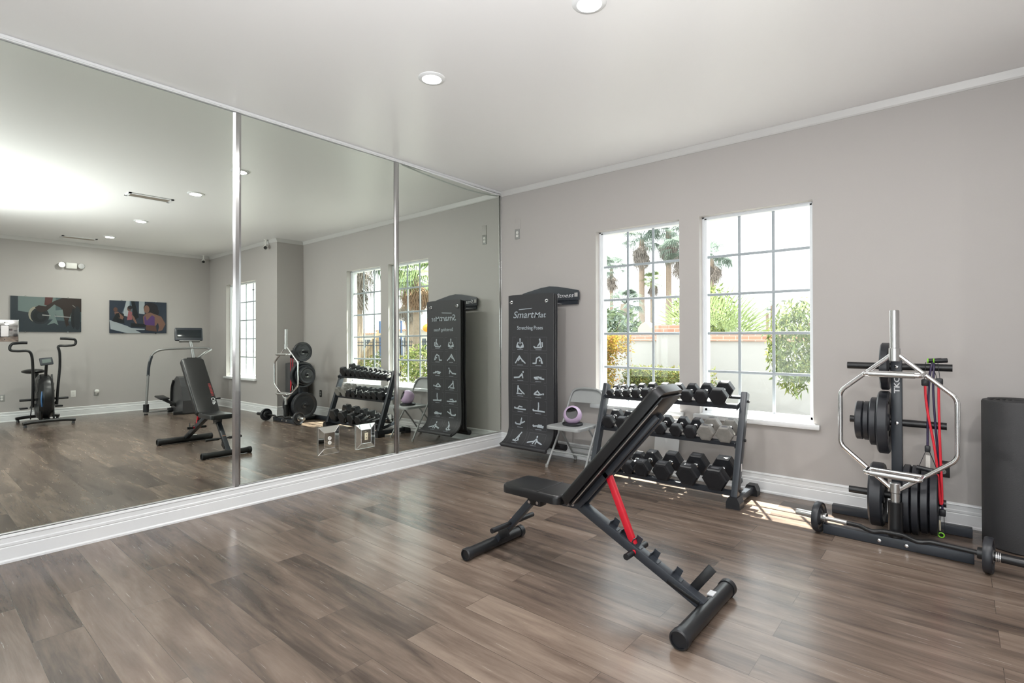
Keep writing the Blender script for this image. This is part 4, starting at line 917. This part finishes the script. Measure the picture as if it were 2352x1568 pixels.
el = thing('elliptical_trainer', 'grey elliptical trainer with console and side rail, reflected behind the weight bench', 'exercise machine', (6.75, -1.35, 0))
SIL = mat('silver_grey_tube', (.33, .33, .33), .3, .6)
MB().tube([(6.92, -1.875, .14), (6.92, -1.855, .50), (6.90, -1.835, .90), (6.88, -1.80, 1.07), (6.86, -1.72, 1.150), (6.84, -1.60, 1.180), (6.82, -1.25, 1.195), (6.82, -1.00, 1.195), (6.80, -.88, 1.185), (6.74, -.86, 1.16), (6.72, -.93, 1.13), (6.74, -1.02, 1.06), (6.78, -1.08, 1.0)], .021, n=14, smooth=5).build('side_rail', SIL, el)
MB().tube([(6.915, -1.845, .70), (6.90, -1.835, .90), (6.88, -1.80, 1.06)], .024, n=14, smooth=4).build('rail_joint', BLKT, el)
MB().cyl((6.92, -1.875, .05), (6.92, -1.875, .19), .045, n=18).build('rail_socket', RUBBER, el)
MB().cyl((6.92, -1.875, 0), (6.92, -1.875, .02), .030, n=14).build('leveling_foot', RUBBER, el)
MB().beam((6.92, -1.90, .045), (6.90, -1.42, .045), .05, .03).build('base_tube', SIL, el)
MB().lathe((6.90, -1.54, .05), (0, 1, 0), [(0, 0), (.04, 0), (.045, .015), (.045, .06), (.04, .075), (0, .075)], 18).build('wheel', RUBBER, el)
MB().tube([(6.86, -1.18, 1.34), (6.80, -1.14, .98), (6.78, -1.12, .62)], .028, n=14, smooth=4).build('console_mast', SIL, el)
R_ = rot_z(.25) @ rot_y(.42)
cn = MB().box((6.90, -1.19, 1.455), (.055, .46, .27), R_, bevel=.022).build('console', BLKT, el)
MB().box((6.873, -1.19, 1.47), (.008, .40, .16), R_, bevel=.003).build('screen', mat('dark_screen', (.015, .02, .024), .15), cn)
MB().box((6.86, -1.19, 1.325), (.07, .34, .025), R_, bevel=.008).build('console_tray', SIL, cn)
MB().lathe((6.80, -1.13, .965), (0, 0, 1), [(.05, 0), (.11, .02), (.125, .045), (.115, .05), (.10, .03), (.05, .015)], 26).build('bottle_tray', RUBBER, el)
m = MB(); prof = [(6.38, .02), (6.95, .02), (6.98, .12), (6.93, .42), (6.82, .62), (6.70, .68), (6.56, .66), (6.44, .50), (6.36, .25)]
m.prism(prof, (0, -1.02, 0), (1, 0, 0), (0, 0, 1), .44); m.build('drive_shroud', mat('shroud', (.055, .055, .058), .35), el, smooth=False)
MB().tube([(6.93, -1.475, .12), (6.90, -1.475, .45), (6.80, -1.475, .60)], .02, n=8, smooth=4).build('shroud_trim', BLK, el)
MB().box((6.80, -1.66, .30), (.34, .15, .03), rot_y(-.1), bevel=.012).build('pedal', RUBBER, el)
MB().beam((6.80, -1.64, .27), (6.72, -1.44, .14), .05, .05).build('pedal_arm', BLK, el)
MB().box((6.62, -.86, .22), (.34, .15, .03), rot_y(.1), bevel=.012).build('pedal', RUBBER, el)
MB().beam((6.62, -.90, .20), (6.65, -1.04, .22), .05, .05).build('pedal_arm', BLK, el)
MB().beam((6.40, -1.60, .035), (6.42, -.92, .035), .05, .05).build('base_tube', BLK, el)

# ------------------------------------------------------------------ outdoors
GZ = -.12
STUCCO = mat('white_stucco', (.44, .435, .43), .9, bump=.4, bscale=60)
MB().bb((-70, .22, GZ-.1), (90, 110, GZ)).build('ground', mat('pale_ground', (.17, .17, .16), .9, var=.3, vscale=.8), kind='structure', smooth=False)
MB().bb((-.6, .32, 3.30), (8.2, .625, 3.42)).bb((-.6, .2, 3.12), (8.2, .32, 3.42)).build('trim_7', TRIM, kind='structure', smooth=False)
BRK = bpy.data.materials.new('brick_cap'); BRK.use_nodes = True; n = BRK.node_tree; tc = n.nodes.new('ShaderNodeTexCoord'); bt = n.nodes.new('ShaderNodeTexBrick')
mpn = n.nodes.new('ShaderNodeMapping'); mpn.inputs['Rotation'].default_value = (PI/2, 0, 0); n.links.new(tc.outputs['Object'], mpn.inputs['Vector']); n.links.new(mpn.outputs[0], bt.inputs['Vector'])
bt.inputs['Scale'].default_value = 1; bt.inputs['Brick Width'].default_value = .22; bt.inputs['Row Height'].default_value = .07; bt.inputs['Mortar Size'].default_value = .006
bt.inputs['Color1'].default_value = (.52, .27, .19, 1); bt.inputs['Color2'].default_value = (.40, .20, .14, 1); bt.inputs['Mortar'].default_value = (.55, .48, .42, 1)
n.links.new(bt.outputs['Color'], n.nodes['Principled BSDF'].inputs['Base Color']); n.nodes['Principled BSDF'].inputs['Roughness'].default_value = .85
gw = thing('garden_wall', 'white stucco garden wall with a brick cap outside the windows', 'wall', (.8, 5.1, GZ))
MB().bb((-4.6, 5.0, GZ), (4.2, 5.2, 1.255)).build('stucco_face', STUCCO, gw, smooth=False)
MB().bb((-4.6, 4.96, 1.255), (-.25, 5.24, 1.395)).bb((.35, 4.96, 1.255), (4.2, 5.24, 1.400)).build('brick_cap', BRK, gw, smooth=False)
MB().bb((-.25, 4.90, GZ), (.45, 5.3, 1.41)).build('pier', STUCCO, gw, smooth=False)
MB().bb((-.30, 4.85, 1.41), (.50, 5.35, 1.565)).build('pier_cap', BRK, gw, smooth=False)
m = MB(); m.prism([(-.68, 1.395), (-.40, 1.395), (-.40, 1.52), (-.47, 1.60), (-.54, 1.63), (-.61, 1.60), (-.68, 1.52)], (0, 5.25, 0), (1, 0, 0), (0, 0, 1), .28); m.build('rounded_coping', mat('peach_coping', (.62, .47, .36), .9), gw, smooth=False)

def leaves(mb, n, where, size, rnd, droop=0, mats=3, narrow=.35):
    for _ in range(n):
        c = where(rnd); d = Vector((rnd.gauss(0, 1), rnd.gauss(0, 1), rnd.gauss(0, .7)-droop)).normalized(); s_ = d.cross(Vector((rnd.gauss(0, 1), rnd.gauss(0, 1), rnd.gauss(0, 1)))).normalized()
        L = size*rnd.uniform(.6, 1.3); wv = L*narrow; mb.mi = rnd.randrange(mats); up = d.cross(s_)*L*.12
        mb.add([c, c+d*L*.5+s_*wv*.5+up, c+d*L, c+d*L*.5-s_*wv*.5+up], [(0, 1, 2, 3)])
G1, G2, G3 = leafmat('leaf_green', (.10, .13, .05)), leafmat('leaf_light', (.22, .25, .09)), leafmat('leaf_dark', (.09, .12, .07))
Y1, Y2, Y3 = leafmat('leaf_yellow', (.34, .25, .05)), leafmat('leaf_olive', (.18, .16, .05)), leafmat('leaf_rust', (.30, .15, .05))
K1, K2 = leafmat('hazy_palm_green', (.15, .19, .16)), leafmat('palm_thatch', (.25, .22, .20))  # palm green is paled and greyed to imitate haze
K3 = leafmat('fan_green', (.21, .27, .13))
BARK = mat('palm_bark', (.26, .20, .155), .9, bump=.6, bscale=30, var=.3, vscale=12)
def in_box(a, b, shell=.30):
    def f(r):
        p = [r.uniform(a[i], b[i]) for i in range(3)]
        k = r.choice((1, 1, 2, 0, 1)); p[k] = a[k]+r.uniform(0, shell) if (k < 2 and r.random() < .8) else (b[k]-r.uniform(0, shell) if k == 2 else p[k]); return Vector(p)
    return f
def in_ell(c, r_):
    def f(r):
        v = Vector((r.gauss(0, 1), r.gauss(0, 1), r.gauss(0, 1))).normalized()*r.uniform(.55, 1.0); return Vector(c)+Vector((v.x*r_[0], v.y*r_[1], v.z*r_[2]))
    return f
def hedge(nm, lab, cat, a, b, n, size, mats_, seed):
    rnd = random.Random(seed); t = thing(nm, lab, cat, ((a[0]+b[0])/2, (a[1]+b[1])/2, a[2]))
    MB().bb((a[0]+.3, a[1]+.3, a[2]), (b[0]-.3, b[1]-.3, b[2]-.25), bevel=.2).build('twig_core', mat('twig_core', (.16, .14, .05), 1), t)
    m = MB(); leaves(m, n, in_box(a, b), size, rnd, mats=len(mats_)); m.build('foliage', mats_, t, kind=None, smooth=False, merge=False)
hedge('hedge', 'tall clipped yellow-green hedge block behind the left part of the first window', 'hedge', (-1.5, 2.9, GZ), (-.20, 3.9, 1.36), 14000, .075, [Y1, Y2, Y3, Y1], 1)
hedge('hedge', 'low green hedge running in front of the white garden wall', 'hedge', (-.16, 3.35, GZ), (1.2, 4.1, .80), 11000, .07, [G2, G1, G2, Y2], 2)
def bush(lab, c, r_, n, size, mats_, seed, droop=0, narrow=.35, stem=True):
    rnd = random.Random(seed); t = thing('garden_bush', lab, 'bush', (c[0], c[1], GZ))
    if stem:
        m = MB()
        for k in range(5): m.tube([(c[0]+.05*k-.1, c[1], GZ), (c[0]+rnd.uniform(-.2, .2)*r_[0], c[1]+rnd.uniform(-.3, .3)*r_[1], c[2]-r_[2]*.3), (c[0]+rnd.uniform(-.7, .7)*r_[0], c[1]+rnd.uniform(-.5, .5)*r_[1], c[2]+r_[2]*.5)], .012, n=6, smooth=4)
        m.build('stem', BARK, t)
    else:
        MB().tube([(c[0]+.55, c[1]+.1, GZ), (c[0]+.45, c[1]+.05, 1.0), (c[0]+.15, c[1], 1.5)], .022, n=8, smooth=4).build('stem', BARK, t)
    m = MB(); leaves(m, n, in_ell(c, r_), size, rnd, droop, len(mats_), narrow); m.build('foliage', mats_, t, smooth=False, merge=False)
bush('feathery light green shrub hanging over the right part of the second window', (2.74, 2.45, 1.24), (.34, .36, .62), 2100, .10, [G2, G1, K3], 3, 1.2, .24, stem=False)
bush('leafy green bush rising above the brick-capped pier', (-.55, 8.2, 1.85), (.75, .9, .85), 1500, .16, [G1, G2, G1], 4)
bush('broad dark shrub clump beyond the yellow hedge', (-4.2, 9.5, 1.35), (1.6, 1.2, .95), 1700, .26, [G3, K1, G3], 5)
bush('light bush reflected at the foot of the left window', (11.2, 6.6, .35), (1.4, 1.0, .55), 1100, .14, [G2, G1, Y2], 6)
bush('green bush reflected beside the palm trunk in the right window', (9.0, 6.2, .50), (.55, .55, .75), 900, .15, [G1, G2, G2], 8)
def fan_leaf(m, base, d, up, Lp, R, nb, rnd, droop=.25, spread=2.3, wd=.055):
    d = d.normalized(); sd_ = d.cross(up).normalized(); hub = base+d*Lp; m.tube([base, hub], .012 if R > .5 else .007, n=4)
    for k in range(nb):
        a_ = (k/(nb-1)-.5)*spread; bd = (d*math.cos(a_)+sd_*math.sin(a_)).normalized(); L = R*(1-.18*abs(a_))*rnd.uniform(.9, 1.05); nv = bd.cross(up).normalized()*R*wd*.6
        p1 = hub+bd*L*.55+up*L*.05; p2 = hub+bd*L-up*L*droop+Vector((0, 0, -L*droop*.4))
        m.add([hub, p1+nv, p2, p1-nv], [(0, 1, 2, 3)])
def palm(lab, x, y, zc, tr_, R, nl, seed, skirt=1.0, mg=None, mt=None, lean=(0, 0), nb=15, base_z=None):
    rnd = random.Random(seed); t = thing('palm_tree', lab, 'palm tree', (x, y, GZ if base_z is None else base_z)); b0_ = GZ if base_z is None else base_z
    top = Vector((x+lean[0], y+lean[1], zc)); MB().tube([(x, y, b0_), ((x+top.x)/2-lean[0]*.2, (y+top.y)/2, (b0_+zc)/2), top], [tr_*1.15]*6+[tr_]*6+[tr_*.9], n=12, smooth=6).build('trunk', BARK, t)
    m = MB()
    for k in range(nl):
        az = rnd.uniform(0, 2*PI); e = rnd.uniform(-.45, 1.25); d = Vector((math.cos(az)*math.cos(e), math.sin(az)*math.cos(e), math.sin(e))); up = (Vector((0, 0, 1))-d*d.z)
        up = up.normalized() if up.length > .05 else Vector((1, 0, 0)); fan_leaf(m, top, d, up, R*.5, R*.62, nb, rnd, .38)
    m.build('fronds', mg or K1, t, smooth=False, merge=False)
    if skirt:
        m = MB()
        for k in range(int(nl*1.1)):
            az = rnd.uniform(0, 2*PI); e = rnd.uniform(-1.45, -.75); d = Vector((math.cos(az)*math.cos(e), math.sin(az)*math.cos(e), math.sin(e))); up = (Vector((0, 0, 1))-d*d.z).normalized()
            fan_leaf(m, top-Vector((0, 0, rnd.uniform(0, R*.5*skirt))), d, up, R*.3, R*.6, 9, rnd, .3, 1.5)
        m.build('dead_frond_skirt', mt or K2, t, smooth=False, merge=False)
# beyond the garden wall (direct view)
palm('tall palm with a shaggy crown filling the middle top panes of the first window', -10.56, 25, 7.35, .17, 1.45, 34, 11, 1.1)
palm('tall palm with a shaggy crown at the top right of the first window', -9.04, 25.5, 7.75, .17, 1.55, 36, 12, 1.2)
palm('palm behind the pillar between the windows, crown cut by both', -7.55, 24, 6.35, .15, 1.5, 30, 13, 1)
palm('distant slim palm at the left edge of the first window', -21.2, 40, 7.9, .17, 1.7, 28, 14, 1.2)
palm('small bright green palm between the two tall palm trunks', -10.1, 25.5, 4.75, .14, .85, 24, 15, .9, K3)
palm('stout low palm with dark fronds left of the tall palm trunks', -6.6, 15.5, 2.75, .22, .85, 26, 16, .6, K1)
palm('shaggy palm top peeping past the left jamb of the second window', -11.6, 40, 8.0, .17, 1.9, 28, 17, 1)
palm('tiny far palm, left of the distant pair above the garden wall', -12.4, 60, 4.1, .16, .8, 18, 18, 0, nb=9)
palm('tiny far palm, right and taller of the distant pair above the wall', -11.9, 60, 4.9, .16, .95, 18, 19, 0, nb=9)
bush('far dark shrub at the end of the brick wall cap', (-2.4, 14, 1.5), (.9, .8, .5), 500, .2, [K1, G3], 21)
rnd = random.Random(31)
for (x, y, z, R, nl, lab, az0, az1) in ((.15, 6.6, .95, 1.35, 8, 'big fan palm fronds spreading above the brick cap in the second window', -.4, 2.3), (-.15, 6.1, .75, .85, 7, 'smaller fan palm tuft at the lower left of the second window', .2, 2.8)):
    t = thing('fan_palm', lab, 'palm', (x, y, GZ), 'fan palms behind the garden wall'); MB().tube([(x, y, GZ), (x, y, z)], .09, n=10).build('trunk', BARK, t); m = MB()
    for k in range(nl):
        az = az0+(az1-az0)*k/(nl-1); d = Vector((math.cos(az), -.15+rnd.uniform(-.2, .2), abs(math.sin(az))*1.0+.15)).normalized(); up = Vector((0, -1, .15)); up = (up-d*up.dot(d)).normalized()
        fan_leaf(m, Vector((x, y, z)), d, up, R*.45, R*.85, 20, rnd, .04, 2.2, .022)
    m.build('fronds', K3, t, smooth=False, merge=False)
# side seen only by way of the mirror
palm('thick palm with a leafy yellow-green crown reflected in the right-hand window', 11.3, 8.0, 3.75, .15, 1.35, 36, 41, .45, K3, leafmat('brown_thatch', (.24, .16, .11)))
palm('shaggy brown palm reflected at the left edge of the left window', 21.4, 12, 6.2, .30, 2.2, 30, 42, 1.6, K1)
palm('dark green palm reflected in the middle of the left window', 20.5, 15, 3.9, .22, 1.6, 30, 43, .5, K1)
TILE = mat('roof_tile', (.36, .19, .13), .8, var=.35, vscale=25); HW = mat('house_wall', (.62, .60, .56), .9)
def house(lab, x0, x1, y0, y1, h, rh, wins, seed):
    t = thing('house', lab, 'house', ((x0+x1)/2, (y0+y1)/2, GZ)); MB().bb((x0, y0, GZ), (x1, y1, h)).build('wall', HW, t, smooth=False)
    m = MB(); o = .5; xm0, xm1 = x0+(x1-x0)*.3, x1-(x1-x0)*.3; ym = (y0+y1)/2
    m.add([(x0-o, y0-o, h), (x1+o, y0-o, h), (x1+o, y1+o, h), (x0-o, y1+o, h), (xm0, ym, h+rh), (xm1, ym, h+rh)], [(0, 1, 5, 4), (1, 2, 5), (2, 3, 4, 5), (3, 0, 4), (3, 2, 1, 0)])
    for k in range(int((x1-x0+2*o)/.3)):
        x = x0-o+.15+.3*k
        if x0 < x < x1: m.tube([(x, y0-o, h+.04), (x0+(xm0-x0)*.5+(x-x0)*(1-.3)*.8, (y0-o+ym)/2, h+rh*.52)], .07, n=6)
    m.build('tiled_roof', TILE, t, smooth=False)
    for (a_, b_, c_, d_) in wins:
        f = MB().bb((a_, y0-.03, c_), (b_, y0+.02, d_)).build('window', mat('house_window', (.06, .075, .09), .15), t, smooth=False)
        MB().bb(((a_+b_)/2-.03, y0-.05, c_), ((a_+b_)/2+.03, y0-.03, d_)).build('mullion', HW, f, smooth=False)
house('white house with a tiled roof reflected behind the palm trunk', 24.0, 30.5, 20, 27, 2.1, 1.1, [(24.9, 25.7, .2, 1.5), (26.6, 27.4, .9, 1.6), (28.6, 29.4, .9, 1.6)], 1)
house('far tiled-roof house reflected between palms in the left window', 33, 42, 24, 32, 2.0, 1.2, [(34.5, 35.5, .4, 1.5), (37.5, 38.5, .4, 1.5)], 2)
# iron fence: pickets are its repeated parts
fe = thing('iron_fence', 'black iron picket fence reflected outside both windows', 'fence', (11.5, 9.6, GZ)); IRON = mat('black_iron', (.02, .02, .025), .5)
for z in (.05, 1.12, 1.27): MB().bb((10.4, 9.58, z-.02), (18.4, 9.62, z+.02)).build('rail', IRON, fe, smooth=False)
for k in range(66): MB().bb((10.5+.12*k, 9.592, GZ), (10.5+.12*k+.018, 9.608, 1.36)).build('picket', IRON, fe, smooth=False)
for k in range(5): MB().bb((10.4+1.98*k, 9.56, GZ), (10.4+1.98*k+.06, 9.64, 1.42)).build('post', IRON, fe, smooth=False)
pg = thing('playground_slide', 'tan playground slide reflected beyond the fence', 'slide', (18.0, 10.9, GZ)); TAN = mat('tan_plastic', (.50, .35, .20), .5)
MB().beam((19.4, 10.9, .05), (17.2, 10.9, 1.75), .55, .08).build('slide_bed', TAN, pg)
for y in (10.6, 11.2): MB().beam((19.4, y, .15), (17.2, y, 1.85), .05, .22).build('side_wall', TAN, pg)
MB().bb((16.4, 10.5, 1.60), (17.3, 11.3, 1.70)).build('platform', TAN, pg)
for x in (16.45, 17.2):
    for y in (10.55, 11.25): MB().cyl((x, y, GZ), (x, y, 2.3), .05).build('post', mat('blue_post', (.05, .10, .22), .5), pg)
MB().ball((9.42, 6.9, 1.74), .17, 20, (1, 1, .82)).build('shade_sphere', mat('orange_ball', (.85, .28, .02), .4), label='round orange shade sphere reflected beside the hanging mat', cat='sphere')
MB().cyl((9.42, 6.9, GZ), (9.42, 6.9, 1.60), .015).build('sphere_pole', IRON, label='thin dark pole under the round orange sphere, reflected outside', cat='pole')
